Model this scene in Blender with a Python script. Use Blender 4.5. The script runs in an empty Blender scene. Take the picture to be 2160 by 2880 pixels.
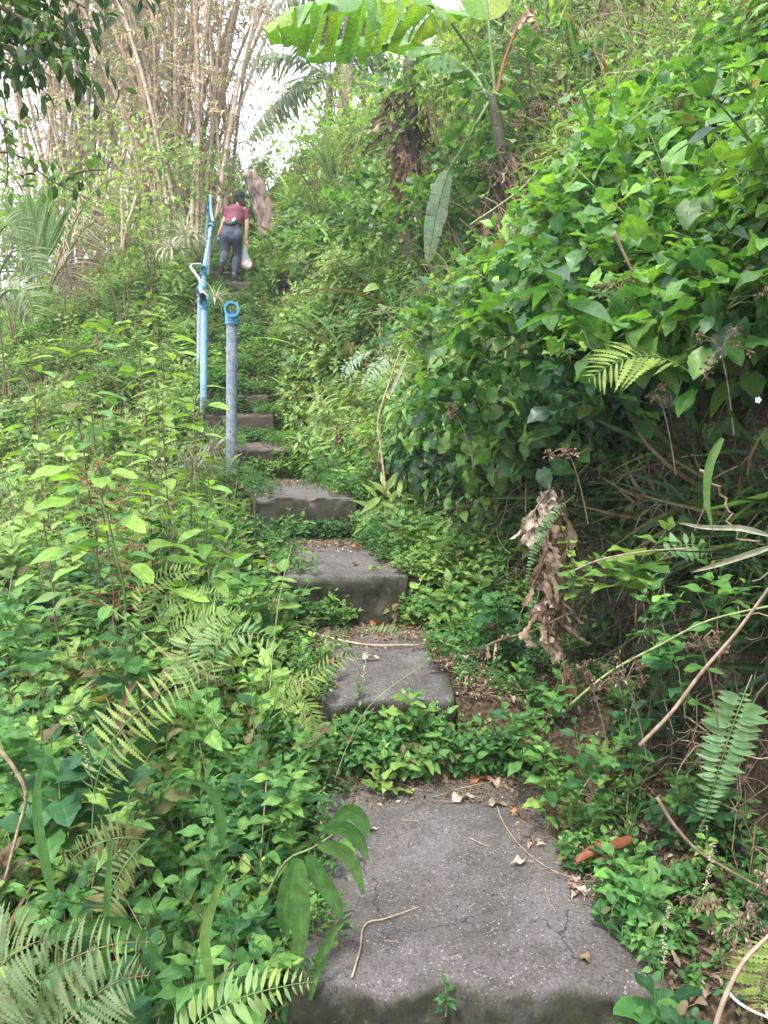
import bpy, math
import numpy as np
from mathutils import Vector, Matrix
from math import radians, sin, cos, pi

rng = np.random.default_rng(11)
sc = bpy.context.scene
COL = sc.collection

# ------------------------------------------------------------------ camera
PITCH = 7.0
EYE = 1.5
F_PX = 769.0
cam_d = bpy.data.cameras.new('camera')
cam_d.sensor_fit = 'VERTICAL'
cam_d.sensor_height = 24.0
cam_d.lens = 24.0 * F_PX / 1024.0
cam_d.clip_start = 0.05
cam_d.clip_end = 800
cam_d.dof.use_dof = False
cam = bpy.data.objects.new('camera', cam_d)
COL.objects.link(cam)
cam.location = (0, 0, EYE)
cam.rotation_euler = (radians(90 - PITCH), 0, 0)
sc.camera = cam

# ------------------------------------------------------------------ light
SUN_EL, SUN_AZ = 58.0, 205.0     # azimuth: compass direction the light comes FROM (0 = +Y)
w = bpy.data.worlds.new('World')
sc.world = w
w.use_nodes = True
nt = w.node_tree
for n in list(nt.nodes):
    nt.nodes.remove(n)
out = nt.nodes.new('ShaderNodeOutputWorld')
bg = nt.nodes.new('ShaderNodeBackground')
sky = nt.nodes.new('ShaderNodeTexSky')
sky.sky_type = 'NISHITA'
sky.sun_disc = False
sky.sun_elevation = radians(SUN_EL)
sky.sun_rotation = radians(SUN_AZ)
sky.dust_density = 4.0
mx = nt.nodes.new('ShaderNodeMix')
mx.data_type = 'RGBA'
nz = nt.nodes.new('ShaderNodeTexNoise')
nz.inputs['Scale'].default_value = 1.6
nz.inputs['Detail'].default_value = 6
mr = nt.nodes.new('ShaderNodeMapRange')
mr.inputs['From Min'].default_value = 0.3
mr.inputs['From Max'].default_value = 0.7
mr.inputs['To Min'].default_value = 0.86
mr.inputs['To Max'].default_value = 0.97
nt.links.new(nz.outputs['Fac'], mr.inputs['Value'])
nt.links.new(mr.outputs['Result'], mx.inputs['Factor'])
nt.links.new(sky.outputs['Color'], mx.inputs['A'])
mx.inputs['B'].default_value = (7.6, 7.9, 8.8, 1)      # overcast cloud layer
nt.links.new(mx.outputs['Result'], bg.inputs['Color'])
bg.inputs['Strength'].default_value = 0.12
nt.links.new(bg.outputs['Background'], out.inputs['Surface'])

sun_d = bpy.data.lights.new('sun', 'SUN')
sun_d.energy = 1.9
sun_d.angle = radians(10)
sun_d.color = (1.0, 0.96, 0.9)
sun = bpy.data.objects.new('sun', sun_d)
COL.objects.link(sun)
az = radians(SUN_AZ)
d_from = Vector((sin(az) * cos(radians(SUN_EL)), cos(az) * cos(radians(SUN_EL)), sin(radians(SUN_EL))))
sun.rotation_euler = (-d_from).to_track_quat('-Z', 'Y').to_euler()

sc.view_settings.view_transform = 'Standard'
sc.view_settings.look = 'None'
sc.view_settings.exposure = 1.7
sc.view_settings.gamma = 1.0
sc.view_settings.use_curve_mapping = False
sc.cycles.max_bounces = 7
sc.cycles.diffuse_bounces = 4
sc.cycles.transmission_bounces = 5
sc.cycles.transparent_max_bounces = 8
sc.cycles.use_adaptive_sampling = True
sc.cycles.adaptive_threshold = 0.02


def P(u, v, y):
    """point at world depth y that the 768x1024 photograph shows at (u, v)"""
    a, b, p = (u - 384) / F_PX, (512 - v) / F_PX, radians(PITCH)
    d = (a, cos(p) + b * sin(p), -sin(p) + b * cos(p))
    t = y / d[1]
    return np.array((a * t, y, EYE + d[2] * t))


# ------------------------------------------------------------------ geometry collector
class Geo:
    def __init__(s):
        s.V, s.F, s.UV, s.T, s.M, s.n = [], [], [], [], [], 0

    def add(s, V, F, UV, T, M):
        V = np.asarray(V, float)
        F = np.asarray(F, int)
        k = len(V)
        s.V.append(V)
        s.F.append(F + s.n)
        s.UV.append(np.asarray(UV, float))
        T = np.asarray(T, float)
        if T.ndim == 1:
            T = np.tile(T, (k, 1))
        s.T.append(T)
        s.M.append(np.full(len(F), M, int) if np.isscalar(M) else np.asarray(M, int))
        s.n += k

    def pack(s):
        return (np.concatenate(s.V), np.concatenate(s.F), np.concatenate(s.UV), np.concatenate(s.T), np.concatenate(s.M))

    def stamp(s, tm, R, p, dt=None):
        """tm: packed template; R (K,3,3) rotation*scale; p (K,3); dt (K,3) tint shift: hue add, value mul, dry add"""
        V, F, UV, T, M = tm
        R = np.asarray(R, float)
        p = np.asarray(p, float)
        K, n = len(p), len(V)
        if K == 0:
            return
        VV = np.einsum('kij,nj->kni', R, V) + p[:, None, :]
        TT = np.repeat(T[None], K, 0).copy()
        if dt is not None:
            TT[:, :, 0] += dt[:, None, 0]
            TT[:, :, 1] *= dt[:, None, 1]
            TT[:, :, 2] += dt[:, None, 2]
        FF = F[None] + (np.arange(K) * n)[:, None, None]
        s.V.append(VV.reshape(-1, 3))
        s.F.append(FF.reshape(-1, 4) + s.n)
        s.UV.append(np.tile(UV, (K, 1)))
        s.T.append(TT.reshape(-1, 3))
        s.M.append(np.tile(M, K))
        s.n += K * n

    def obj(s, name, mats, parent=None, loc=None, smooth=True, origin=None):
        V, F, UV, T, M = s.pack()
        if origin is not None:
            V = V - np.asarray(origin)
            loc = tuple(origin)
        me = bpy.data.meshes.new(name)
        me.vertices.add(len(V))
        me.vertices.foreach_set('co', V.astype(np.float32).ravel())
        me.loops.add(F.size)
        me.loops.foreach_set('vertex_index', F.astype(np.int32).ravel())
        me.polygons.add(len(F))
        me.polygons.foreach_set('loop_start', np.arange(0, F.size, 4, dtype=np.int32))
        me.polygons.foreach_set('loop_total', np.full(len(F), 4, dtype=np.int32))
        me.polygons.foreach_set('material_index', M.astype(np.int32))
        me.polygons.foreach_set('use_smooth', np.full(len(F), smooth))
        for m in mats:
            me.materials.append(m)
        uvl = me.uv_layers.new(name='uv')
        uvl.data.foreach_set('uv', UV[F.ravel()].astype(np.float32).ravel())
        at = me.attributes.new('tint', 'FLOAT_COLOR', 'POINT')
        c = np.ones((len(V), 4), np.float32)
        c[:, :3] = np.clip(T, 0, 3)
        at.data.foreach_set('color', c.ravel())
        me.update()
        me.validate()
        o = bpy.data.objects.new(name, me)
        COL.objects.link(o)
        if parent is not None:
            o.parent = parent
        if loc is not None:
            o.location = loc
        return o


def tag(o, label=None, cat=None, group=None, kind=None):
    if label:
        o['label'] = label
    if cat:
        o['category'] = cat
    if group:
        o['group'] = group
    if kind:
        o['kind'] = kind
    return o


def empty(name, loc, label, cat, group=None):
    o = bpy.data.objects.new(name, None)
    o.empty_display_size = 0.2
    COL.objects.link(o)
    o.location = tuple(loc)
    return tag(o, label, cat, group)


def basis(d, up):
    """(K,3,3) with columns X = d, Z ~ up"""
    d = np.atleast_2d(np.asarray(d, float))
    up = np.broadcast_to(np.asarray(up, float), d.shape)
    x = d / (np.linalg.norm(d, axis=1, keepdims=True) + 1e-9)
    yv = np.cross(up, x)
    nn = np.linalg.norm(yv, axis=1, keepdims=True)
    yv = np.where(nn < 1e-4, np.array([0, 1.0, 0]), yv / (nn + 1e-9))
    z = np.cross(x, yv)
    return np.stack([x, yv, z], axis=2)


def unit(v):
    v = np.asarray(v, float)
    return v / (np.linalg.norm(v, axis=-1, keepdims=True) + 1e-9)


# ------------------------------------------------------------------ noise
def _h(i, j, s):
    n = (i * 374761393 + j * 668265263 + s * 974634777) & 0x7fffffff
    n = (n ^ (n >> 13)) * 1274126177 & 0x7fffffff
    return ((n ^ (n >> 16)) & 0xffff) / 65535.0


def vnoise(x, y, s=0):
    x = np.asarray(x, float)
    y = np.asarray(y, float)
    i = np.floor(x).astype(np.int64)
    j = np.floor(y).astype(np.int64)
    fx, fy = x - i, y - j
    fx = fx * fx * (3 - 2 * fx)
    fy = fy * fy * (3 - 2 * fy)
    a, b, c, d = _h(i, j, s), _h(i + 1, j, s), _h(i, j + 1, s), _h(i + 1, j + 1, s)
    return (a * (1 - fx) + b * fx) * (1 - fy) + (c * (1 - fx) + d * fx) * fy - 0.5


# ------------------------------------------------------------------ the flight of steps and the hillside
STEPS = [(0.35, 1.97, -0.31), (1.845, 3.22, 0.0), (3.15, 4.44, 0.30), (4.37, 5.82, 0.59), (5.75, 7.58, 0.90),
         (7.50, 8.98, 1.20), (8.90, 9.46, 1.53)]
_y, _z = 9.40, 1.53
while _y < 20.5:
    rise, dep = (0.245, 0.462) if _y < 14 else (0.25, 0.52)
    _z += rise
    STEPS.append((_y, _y + dep + 0.07, _z))
    _y += dep
SY = np.array([-6, 0.3, 1.9, 3.15, 4.4, 5.8, 7.5, 8.9, 9.4, 14.0, 20.5, 26, 60, 200])
SZ = np.array([-1.2, -.45, -.28, 0.0, .30, .59, .90, 1.2, 1.5, 3.95, 7.0, 7.4, 5, -20])
CY = [-6, 0, 2.9, 3.2, 3.8, 5, 6.6, 8.2, 9.2, 10.6, 11.6, 13.3, 15.2, 20, 30]
CX = [.25, .25, .25, .12, .02, -.33, -.78, -1.38, -1.72, -2.05, -2.25, -2.6, -3.05, -4.0, -6]


def stair_c(y):
    return np.interp(y, CY, CX)


def stair_w(y):
    return np.interp(y, [0, 3, 5, 8, 30], [.49, .47, .42, .40, .38])


def stair_z(y):
    return np.interp(y, SY, SZ)


def tread_z(y):
    for a, b, z in reversed(STEPS):
        if y >= a:
            return z
    return STEPS[0][2]


FYR = [-6, 1.93, 1.97, 3.17, 3.26, 4.42, 4.52, 5.82, 5.92, 7.55, 8.2]
FZR = [-1.2, -.34, -.035, -.035, .26, .26, .55, .55, .86, .86, 1.0]


def sstep(t):
    t = np.clip(t, 0, 1)
    return t * t * (3 - 2 * t)


def height(x, y):
    x = np.asarray(x, float)
    y = np.asarray(y, float)
    s = stair_z(y) - 0.12
    c, hw = stair_c(y), stair_w(y)
    tr = x - c - hw
    s = np.where((x - c > 0) & (y > -6) & (y < 8.2), np.maximum(s, np.interp(y, FYR, FZR) - .10 * sstep((.10 - np.abs(tr)) / .1) * (y < 3.1)), s)
    tl = c - hw - x
    wall = np.interp(y, [-6, 2.3, 3.4, 4.4, 7.0, 60], [1.62, 1.62, 1.42, 1.22, 0.12, 0.1])
    wx = np.interp(y, [0, 2.0, 3.0, 3.3, 4.2, 5, 7], [.60, .60, .60, .72, .68, .50, .22]) + 0.10 * vnoise(y * 1.7, y * 0 + 3.3, 5)
    slope = np.interp(y, [0, 5, 9, 16, 25], [1.25, 1.15, 1.0, 0.95, .35])
    r = wall * sstep((tr - wx) / 0.16)
    tt = np.maximum(tr - wx - 0.1, 0)
    r = r + slope * np.where(tt < 7, tt, 7 + 0.25 * (tt - 7))
    r = r - 0.09 * sstep(tr / 0.1) * (1 - sstep((tr - .2) / .2))
    ls = np.interp(y, [0, 6, 12, 17, 25], [.16, .14, .22, .40, .40])
    l = -0.10 * sstep(tl / 0.1) - ls * np.maximum(tl, 0)
    l = np.where(tl > 12, l - .3 * (tl - 12), l)
    z = s + np.where(tr > 0, r, 0) + np.where(tl > 0, l, 0)
    off = np.maximum(np.maximum(tr, tl), 0)
    n = 0.22 * vnoise(x * .8, y * .8, 1) + 0.10 * vnoise(x * 2.3, y * 2.3, 2) + 0.04 * vnoise(x * 7, y * 7, 3)
    z = z + n * sstep(off / .8)
    far = np.maximum(np.maximum(np.abs(x) - 25, y - 40), 0)
    return z - 0.25 * far * (y > -50) * (far > 0)


def normal(x, y, e=0.06):
    hx = (height(x + e, y) - height(x - e, y)) / (2 * e)
    hy = (height(x, y + e) - height(x, y - e)) / (2 * e)
    return unit(np.stack([-hx, -hy, np.ones_like(hx)], -1))


# ------------------------------------------------------------------ materials
def nodes(name):
    m = bpy.data.materials.new(name)
    m.use_nodes = True
    t = m.node_tree
    for n in list(t.nodes):
        t.nodes.remove(n)
    o = t.nodes.new('ShaderNodeOutputMaterial')
    return m, t, o


def N(t, typ, **kw):
    n = t.nodes.new(typ)
    for k, v in kw.items():
        setattr(n, k, v)
    return n


def ramp(t, stops, fac=None):
    r = N(t, 'ShaderNodeValToRGB')
    el = r.color_ramp.elements
    while len(el) < len(stops):
        el.new(0.5)
    for e, (p_, c) in zip(el, stops):
        e.position = p_
        e.color = tuple(c) + (1,) if len(c) == 3 else c
    if fac is not None:
        t.links.new(fac, r.inputs['Fac'])
    return r.outputs['Color']


def mixc(t, fac, a, b, mode='MIX'):
    m = N(t, 'ShaderNodeMix', data_type='RGBA', blend_type=mode)
    for s, v in ((m.inputs['Factor'], fac), (m.inputs['A'], a), (m.inputs['B'], b)):
        if isinstance(v, bpy.types.NodeSocket):
            t.links.new(v, s)
        elif isinstance(v, (tuple, list)):
            s.default_value = tuple(v) + (1,) if len(v) == 3 else v
        else:
            s.default_value = v
    return m.outputs['Result']


def mth(t, op, a, b=None, c=None, clamp=False):
    m = N(t, 'ShaderNodeMath', operation=op, use_clamp=clamp)
    for s, v in zip(m.inputs, (a, b, c)):
        if v is None:
            continue
        if isinstance(v, bpy.types.NodeSocket):
            t.links.new(v, s)
        else:
            s.default_value = v
    return m.outputs[0]


def foliage(name, cols, dry=(.16, .10, .055), trans=.34, rough=.48, spec=.35, vein=.35, nv=9.0, tcol=(1.25, 1.35, .55), grain=0.25, par=False):
    m, t, o = nodes(name)
    a = N(t, 'ShaderNodeAttribute', attribute_name='tint')
    sp = N(t, 'ShaderNodeSeparateColor')
    t.links.new(a.outputs['Color'], sp.inputs['Color'])
    k = len(cols)
    base = ramp(t, [(i / (k - 1), c) for i, c in enumerate(cols)], sp.outputs['Red'])
    base = mixc(t, sp.outputs['Blue'], base, dry)
    tc = N(t, 'ShaderNodeTexCoord')
    if grain:
        g = N(t, 'ShaderNodeTexNoise')
        g.inputs['Scale'].default_value = 38
        g.inputs['Detail'].default_value = 3
        t.links.new(tc.outputs['Object'], g.inputs['Vector'])
        gg = N(t, 'ShaderNodeMapRange')
        gg.inputs['From Min'].default_value = .3
        gg.inputs['From Max'].default_value = .7
        gg.inputs['To Min'].default_value = 1 - grain
        gg.inputs['To Max'].default_value = 1 + grain
        t.links.new(g.outputs['Fac'], gg.inputs['Value'])
        val = mth(t, 'MULTIPLY', sp.outputs['Green'], gg.outputs['Result'])
    else:
        val = sp.outputs['Green']
    if vein:
        # blemishes: browned spots with ragged outlines
        b1 = N(t, 'ShaderNodeTexNoise')
        b1.inputs['Scale'].default_value = 16
        b1.inputs['Detail'].default_value = 5
        b1.inputs['Roughness'].default_value = .65
        t.links.new(tc.outputs['Object'], b1.inputs['Vector'])
        sp1 = ramp(t, [(.64, (0, 0, 0)), (.68, (1, 1, 1))], b1.outputs['Fac'])
        base = mixc(t, mth(t, 'MULTIPLY', sp1, .7), base, (.16, .12, .035))
    hsv = N(t, 'ShaderNodeHueSaturation')
    t.links.new(base, hsv.inputs['Color'])
    t.links.new(val, hsv.inputs['Value'])
    base = hsv.outputs['Color']
    bs = N(t, 'ShaderNodeBsdfPrincipled')
    if vein:
        uv = N(t, 'ShaderNodeUVMap')
        sx = N(t, 'ShaderNodeSeparateXYZ')
        t.links.new(uv.outputs['UV'], sx.inputs['Vector'])
        du = mth(t, 'ABSOLUTE', mth(t, 'SUBTRACT', sx.outputs['X'], .5))
        mid = mth(t, 'SUBTRACT', 1.0, mth(t, 'MULTIPLY', du, 16.0), clamp=True)
        if par:
            ph = mth(t, 'MULTIPLY', du, nv * 6.0)
        else:
            ph = mth(t, 'MULTIPLY', mth(t, 'SUBTRACT', sx.outputs['Y'], mth(t, 'MULTIPLY', du, .55)), nv * 6.283)
        sv = mth(t, 'POWER', mth(t, 'ABSOLUTE', mth(t, 'COSINE', ph)), 10.0)
        vn = mth(t, 'MAXIMUM', mid, mth(t, 'MULTIPLY', sv, .55))
        vf = mth(t, 'MULTIPLY', vn, vein, clamp=True)
        hs2 = N(t, 'ShaderNodeHueSaturation')
        hs2.inputs['Value'].default_value = 2.1
        hs2.inputs['Saturation'].default_value = .8
        t.links.new(base, hs2.inputs['Color'])
        base = mixc(t, vf, base, hs2.outputs['Color'])
        bp = N(t, 'ShaderNodeBump')
        bp.inputs['Strength'].default_value = .25
        bp.inputs['Distance'].default_value = .004
        t.links.new(mth(t, 'MULTIPLY', vn, -1.0), bp.inputs['Height'])
        t.links.new(bp.outputs['Normal'], bs.inputs['Normal'])
    t.links.new(base, bs.inputs['Base Color'])
    bs.inputs['Roughness'].default_value = rough
    bs.inputs['Specular IOR Level'].default_value = spec
    tr = N(t, 'ShaderNodeBsdfTranslucent')
    tcn = mixc(t, 1.0, base, tcol, 'MULTIPLY')
    t.links.new(tcn, tr.inputs['Color'])
    ms = N(t, 'ShaderNodeMixShader')
    ms.inputs['Fac'].default_value = trans
    t.links.new(bs.outputs[0], ms.inputs[1])
    t.links.new(tr.outputs[0], ms.inputs[2])
    t.links.new(ms.outputs[0], o.inputs['Surface'])
    return m


def solid(name, cols, scale=20, rough=.7, detail=5, bump=.3, bdist=.004, spec=.4, stretch=(1, 1, 1), lo=.35, hi=.65, extra=None, metallic=0):
    m, t, o = nodes(name)
    tc = N(t, 'ShaderNodeTexCoord')
    mp = N(t, 'ShaderNodeMapping')
    mp.inputs['Scale'].default_value = stretch
    t.links.new(tc.outputs['Object'], mp.inputs['Vector'])
    g = N(t, 'ShaderNodeTexNoise')
    g.inputs['Scale'].default_value = scale
    g.inputs['Detail'].default_value = detail
    t.links.new(mp.outputs['Vector'], g.inputs['Vector'])
    k = len(cols)
    base = ramp(t, [(lo + (hi - lo) * i / max(k - 1, 1), c) for i, c in enumerate(cols)], g.outputs['Fac'])
    bs = N(t, 'ShaderNodeBsdfPrincipled')
    if extra:
        base = extra(t, tc, base, bs)
    t.links.new(base, bs.inputs['Base Color'])
    bs.inputs['Roughness'].default_value = rough
    bs.inputs['Specular IOR Level'].default_value = spec
    bs.inputs['Metallic'].default_value = metallic
    if bump:
        b = N(t, 'ShaderNodeBump')
        b.inputs['Strength'].default_value = bump
        b.inputs['Distance'].default_value = bdist
        t.links.new(g.outputs['Fac'], b.inputs['Height'])
        t.links.new(b.outputs['Normal'], bs.inputs['Normal'])
    t.links.new(bs.outputs[0], o.inputs['Surface'])
    return m


GL = (.15, .29, .035)
M_BROAD = foliage('leaf_broad', [(.024, .072, .036), (.045, .128, .040), (.095, .220, .040), (.20, .35, .05)], trans=.42, rough=.34, spec=.55)
M_WEED = foliage('leaf_weed', [(.030, .098, .038), (.055, .165, .042), (.110, .250, .052), (.21, .33, .07)], trans=.38, rough=.5)
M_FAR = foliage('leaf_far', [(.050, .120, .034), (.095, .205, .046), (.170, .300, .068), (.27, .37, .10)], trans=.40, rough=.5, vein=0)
M_GRASS = foliage('grass_blade', [(.040, .110, .032), (.075, .165, .045), (.13, .23, .06), (.22, .29, .11)], trans=.4, vein=.25, par=True, nv=7)
M_FERN = foliage('fern_leaf', [(.06, .135, .055), (.10, .20, .085), (.16, .28, .12), (.22, .30, .07)], trans=.4, vein=.12)
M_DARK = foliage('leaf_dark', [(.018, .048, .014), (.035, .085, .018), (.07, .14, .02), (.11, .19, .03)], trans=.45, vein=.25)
M_DRY = foliage('leaf_dry', [(.10, .060, .035), (.20, .135, .085), (.33, .25, .18), (.46, .39, .32)], trans=.2, rough=.75, spec=.15, vein=.15, tcol=(1.1, .95, .7))
M_RUST = foliage('leaf_rust', [(.16, .055, .028), (.27, .10, .045), (.40, .17, .07)], trans=.2, rough=.6, spec=.3, vein=.25, tcol=(1.2, .8, .5))
M_STEM = foliage('green_stem', [(.06, .12, .03), (.11, .17, .05), (.17, .2, .08)], trans=0, vein=0, rough=.6, grain=.35)
M_WOOD = foliage('dry_stem', [(.10, .07, .045), (.19, .14, .09), (.32, .25, .18)], trans=0, vein=0, rough=.8, grain=.4, spec=.2)
M_BANANA = foliage('banana_blade', [(.055, .15, .03), (.09, .20, .03), (.15, .28, .04), (.27, .33, .05)], trans=.36, rough=.4, vein=.5, nv=26, tcol=(1.2, 1.4, .5))
M_BLUE = foliage('waxy_leaf', [(.13, .22, .11), (.20, .29, .17), (.28, .35, .24)], trans=.3, rough=.45, vein=.3, tcol=(1, 1.2, .8))

# ------------------------------------------------------------------ templates
T0 = np.array([.0, 1.0, .0])


def leaf_t(n=5, w=.5, shape='ovate', fold=.22, droop=.25, wave=0.0, teeth=0.0, mat=0):
    """leaf of length 1 along +X, midrib at y=0, upper face +Z"""
    t = np.linspace(0, 1, n + 1)
    if shape == 'ovate':
        wd = np.sin(pi * t ** .72) ** .85 * (1 - .15 * t)
    elif shape == 'heart':
        wd = np.clip(np.sin(pi * (t * .86 + .14) ** .9), 0, 1) ** .8
        wd[0] *= .55
    elif shape == 'lance':
        wd = np.sin(pi * t ** .8) ** 1.0
    elif shape == 'blade':
        wd = np.clip(np.minimum(1, t * 6 + .45) * (1 - t ** 2.6), 0, 1)
    elif shape == 'ellip':
        wd = np.sin(pi * t) ** .7
    wd = wd * w / 2
    wd[-1] = w * .012
    if teeth:
        wd[1:-1:2] *= (1 - teeth)
    zc = -droop * t ** 2
    xc = t - droop ** 2 * .35 * t ** 2
    back = np.zeros(n + 1)
    if shape == 'heart':
        back[0] = -.13
        back[1] = -.02
    wv = wave * np.sin(t * 9.0)
    L = np.stack([xc + back, wd, zc + fold * wd + wv * wd * 2], 1)
    C = np.stack([xc, wd * 0, zc], 1)
    Rr = np.stack([xc + back, -wd, zc + fold * wd - wv * wd * 2], 1)
    V = np.concatenate([L, C, Rr])
    k = n + 1
    i = np.arange(n)
    F = np.concatenate([np.stack([i, i + k, i + k + 1, i + 1], 1), np.stack([i + k, i + 2 * k, i + 2 * k + 1, i + k + 1], 1)])
    UV = np.concatenate([np.stack([np.zeros(k), t], 1), np.stack([np.full(k, .5), t], 1), np.stack([np.ones(k), t], 1)])
    return V, F, UV, np.tile(T0 + [.5, 0, 0], (3 * k, 1)), np.full(len(F), mat)


def strip_t(n=6, w=.03, bend=.5, mat=0, tip=True):
    """grass blade of length 1: rises along Z and bends towards +X"""
    t = np.linspace(0, 1, n + 1)
    th = bend * t * pi / 2 * 1.6
    ds = 1.0 / n
    x = np.concatenate([[0], np.cumsum(np.sin((th[1:] + th[:-1]) / 2) * ds)])
    z = np.concatenate([[0], np.cumsum(np.cos((th[1:] + th[:-1]) / 2) * ds)])
    wd = w / 2 * np.clip(np.minimum(1, .55 + t * 2.5) * (1 - t ** 3) + .01, 0.02, 1)
    off = np.stack([-np.cos(th), 0 * th, np.sin(th)], 1) * (wd * .35)[:, None]
    C = np.stack([x, 0 * x, z], 1)
    L = C + off + np.stack([0 * x, wd, 0 * x], 1)
    Rr = C + off - np.stack([0 * x, wd, 0 * x], 1)
    V = np.concatenate([L, C, Rr])
    k = n + 1
    i = np.arange(n)
    F = np.concatenate([np.stack([i, i + k, i + k + 1, i + 1], 1), np.stack([i + k, i + 2 * k, i + 2 * k + 1, i + k + 1], 1)])
    UV = np.concatenate([np.stack([np.zeros(k), t], 1), np.stack([np.full(k, .5), t], 1), np.stack([np.ones(k), t], 1)])
    return V, F, UV, np.tile(T0 + [.5, 0, 0], (3 * k, 1)), np.full(len(F), mat)


def frames(path):
    path = np.asarray(path, float)
    d = np.gradient(path, axis=0)
    d = unit(d)
    ref = np.array([0.0, 0, 1]) if abs(d[0][2]) < .9 else np.array([1.0, 0, 0])
    a = []
    for di in d:
        s = np.cross(di, ref)
        s = s / (np.linalg.norm(s) + 1e-9)
        ref = np.cross(s, di)
        a.append((s, ref / (np.linalg.norm(ref) + 1e-9)))
    return d, np.array([q[0] for q in a]), np.array([q[1] for q in a])


def tube(g, path, r, sides=4, mat=1, tint=(.5, 1, 0), cap=True, rx=None):
    """swept tube; r scalar or per point; rx: second radius (elliptic)"""
    path = np.asarray(path, float)
    k = len(path)
    r = np.broadcast_to(np.asarray(r, float), (k,))
    r2 = r if rx is None else np.broadcast_to(np.asarray(rx, float), (k,))
    d, s, up = frames(path)
    a = np.arange(sides) * 2 * pi / sides
    V = path[:, None, :] + s[:, None, :] * (np.cos(a)[None, :, None] * r[:, None, None]) + up[:, None, :] * (np.sin(a)[None, :, None] * r2[:, None, None])
    V = V.reshape(-1, 3)
    F = []
    for i in range(k - 1):
        for j in range(sides):
            jn = (j + 1) % sides
            F.append((i * sides + j, i * sides + jn, (i + 1) * sides + jn, (i + 1) * sides + j))
    uv = np.stack([np.tile(a / (2 * pi), k), np.repeat(np.linspace(0, 1, k), sides)], 1)
    if cap:
        for i in (0, k - 1):
            c0 = len(V)
            V = np.concatenate([V, path[i][None]])
            uv = np.concatenate([uv, [[.5, i / (k - 1)]]])
            for j in range(0, sides - 1, 2):
                q = (i * sides + j, i * sides + j + 1, i * sides + (j + 2) % sides, c0)
                F.append(q if i else q[::-1])
    g.add(V, F, uv, np.array(tint, float), mat)


def curve(p0, p1, sag=0.0, n=8, side=(0, 0, 0), wob=0.0, r=None):
    t = np.linspace(0, 1, n)[:, None]
    p0, p1 = np.asarray(p0, float), np.asarray(p1, float)
    q = p0 * (1 - t) + p1 * t + 4 * t * (1 - t) * (np.array([0, 0, -sag]) + np.asarray(side, float))
    if wob:
        q[1:-1] += (r or rng).normal(0, wob, (n - 2, 3))
    return q


def rnd_tint(k, dh=.3, dv=.2, dry=0.0, r=None):
    r = r or rng
    d = np.zeros((k, 3))
    d[:, 0] = r.normal(0, dh, k)
    d[:, 1] = np.clip(r.normal(1, dv, k), .45, 1.7)
    d[:, 2] = (r.random(k) < dry) * r.uniform(.4, 1, k)
    return d


LEAF_NEAR = leaf_t(7, .56, 'ovate', fold=.25, droop=.28, wave=.12)
LEAF_MID = leaf_t(4, .56, 'ovate', fold=.25, droop=.3)
LEAF_FAR = leaf_t(2, .62, 'ovate', fold=.2, droop=.3)
HEART_NEAR = leaf_t(10, .82, 'heart', fold=.2, droop=.3, wave=.1, teeth=.12)
HEART_MID = leaf_t(5, .8, 'heart', fold=.2, droop=.32)
LANCE = leaf_t(6, .24, 'lance', fold=.3, droop=.45, wave=.1)
LANCE_FAR = leaf_t(3, .22, 'lance', fold=.3, droop=.4)


def leaves(g, tm, p, d, size, up=(0, 0, 1), roll=.35, dh=.25, dv=.16, dry=.02, hue0=0.0, r=None):
    r = r or rng
    p = np.atleast_2d(p)
    K = len(p)
    up = unit(np.broadcast_to(np.asarray(up, float), (K, 3)) + r.normal(0, roll, (K, 3)))
    B = basis(d, up) * np.broadcast_to(np.asarray(size, float), (K,))[:, None, None]
    dt = rnd_tint(K, dh, dv, dry, r)
    dt[:, 0] += hue0
    g.stamp(tm, B, p, dt)


def weed_t(h=.3, nn=6, ls=.06, tm=LEAF_NEAR, lean=.25, branches=0, stem=.0022, whorl=2, seed=0, hue=0, elev=.35, dry=.02):
    r = np.random.default_rng(seed)
    g = Geo()

    def axis(p0, d0, h, nn, ls, sr):
        d = unit(d0)
        ps = [np.array(p0, float)]
        n = nn + 1
        for i in range(n):
            d = unit(d + r.normal(0, .12, 3) + np.array([0, 0, .08]))
            ps.append(ps[-1] + d * h / n)
        ps = np.array(ps)
        tube(g, ps, np.linspace(sr, sr * .5, len(ps)), 3, 1, (r.uniform(.2, .9), 1, 0), cap=False)
        az0 = r.uniform(0, 2 * pi)
        pp, dd, ss = [], [], []
        for i in range(1, n + 1):
            f = i / n
            az = az0 + (i % 2) * pi / whorl * 1.0 + r.normal(0, .25)
            size = ls * (.55 + .75 * sin(pi * min(f * .95 + .08, 1)) ** 1.0) * r.uniform(.8, 1.15)
            el = elev + .5 * (f - .5) + r.normal(0, .15)
            if f > .95:
                el += .5
                size *= .75
            for k in range(whorl):
                a = az + k * 2 * pi / whorl + r.normal(0, .12)
                dv_ = np.array([cos(a) * cos(el), sin(a) * cos(el), sin(el)])
                pp.append(ps[i] + dv_ * size * .12)
                dd.append(dv_)
                ss.append(size)
        leaves(g, tm, np.array(pp), np.array(dd), np.array(ss), roll=.2, dh=.18, dv=.12, dry=dry, hue0=hue, r=r)
        return ps

    ps = axis((0, 0, 0), (r.normal(0, lean), r.normal(0, lean), 1), h, nn, ls, stem)
    for b in range(branches):
        i = int(len(ps) * r.uniform(.15, .6))
        a = r.uniform(0, 2 * pi)
        axis(ps[i], (cos(a) * .8, sin(a) * .8, .8), h * r.uniform(.35, .6), max(nn // 2, 2), ls * .85, stem * .7)
    return g.pack()


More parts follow.
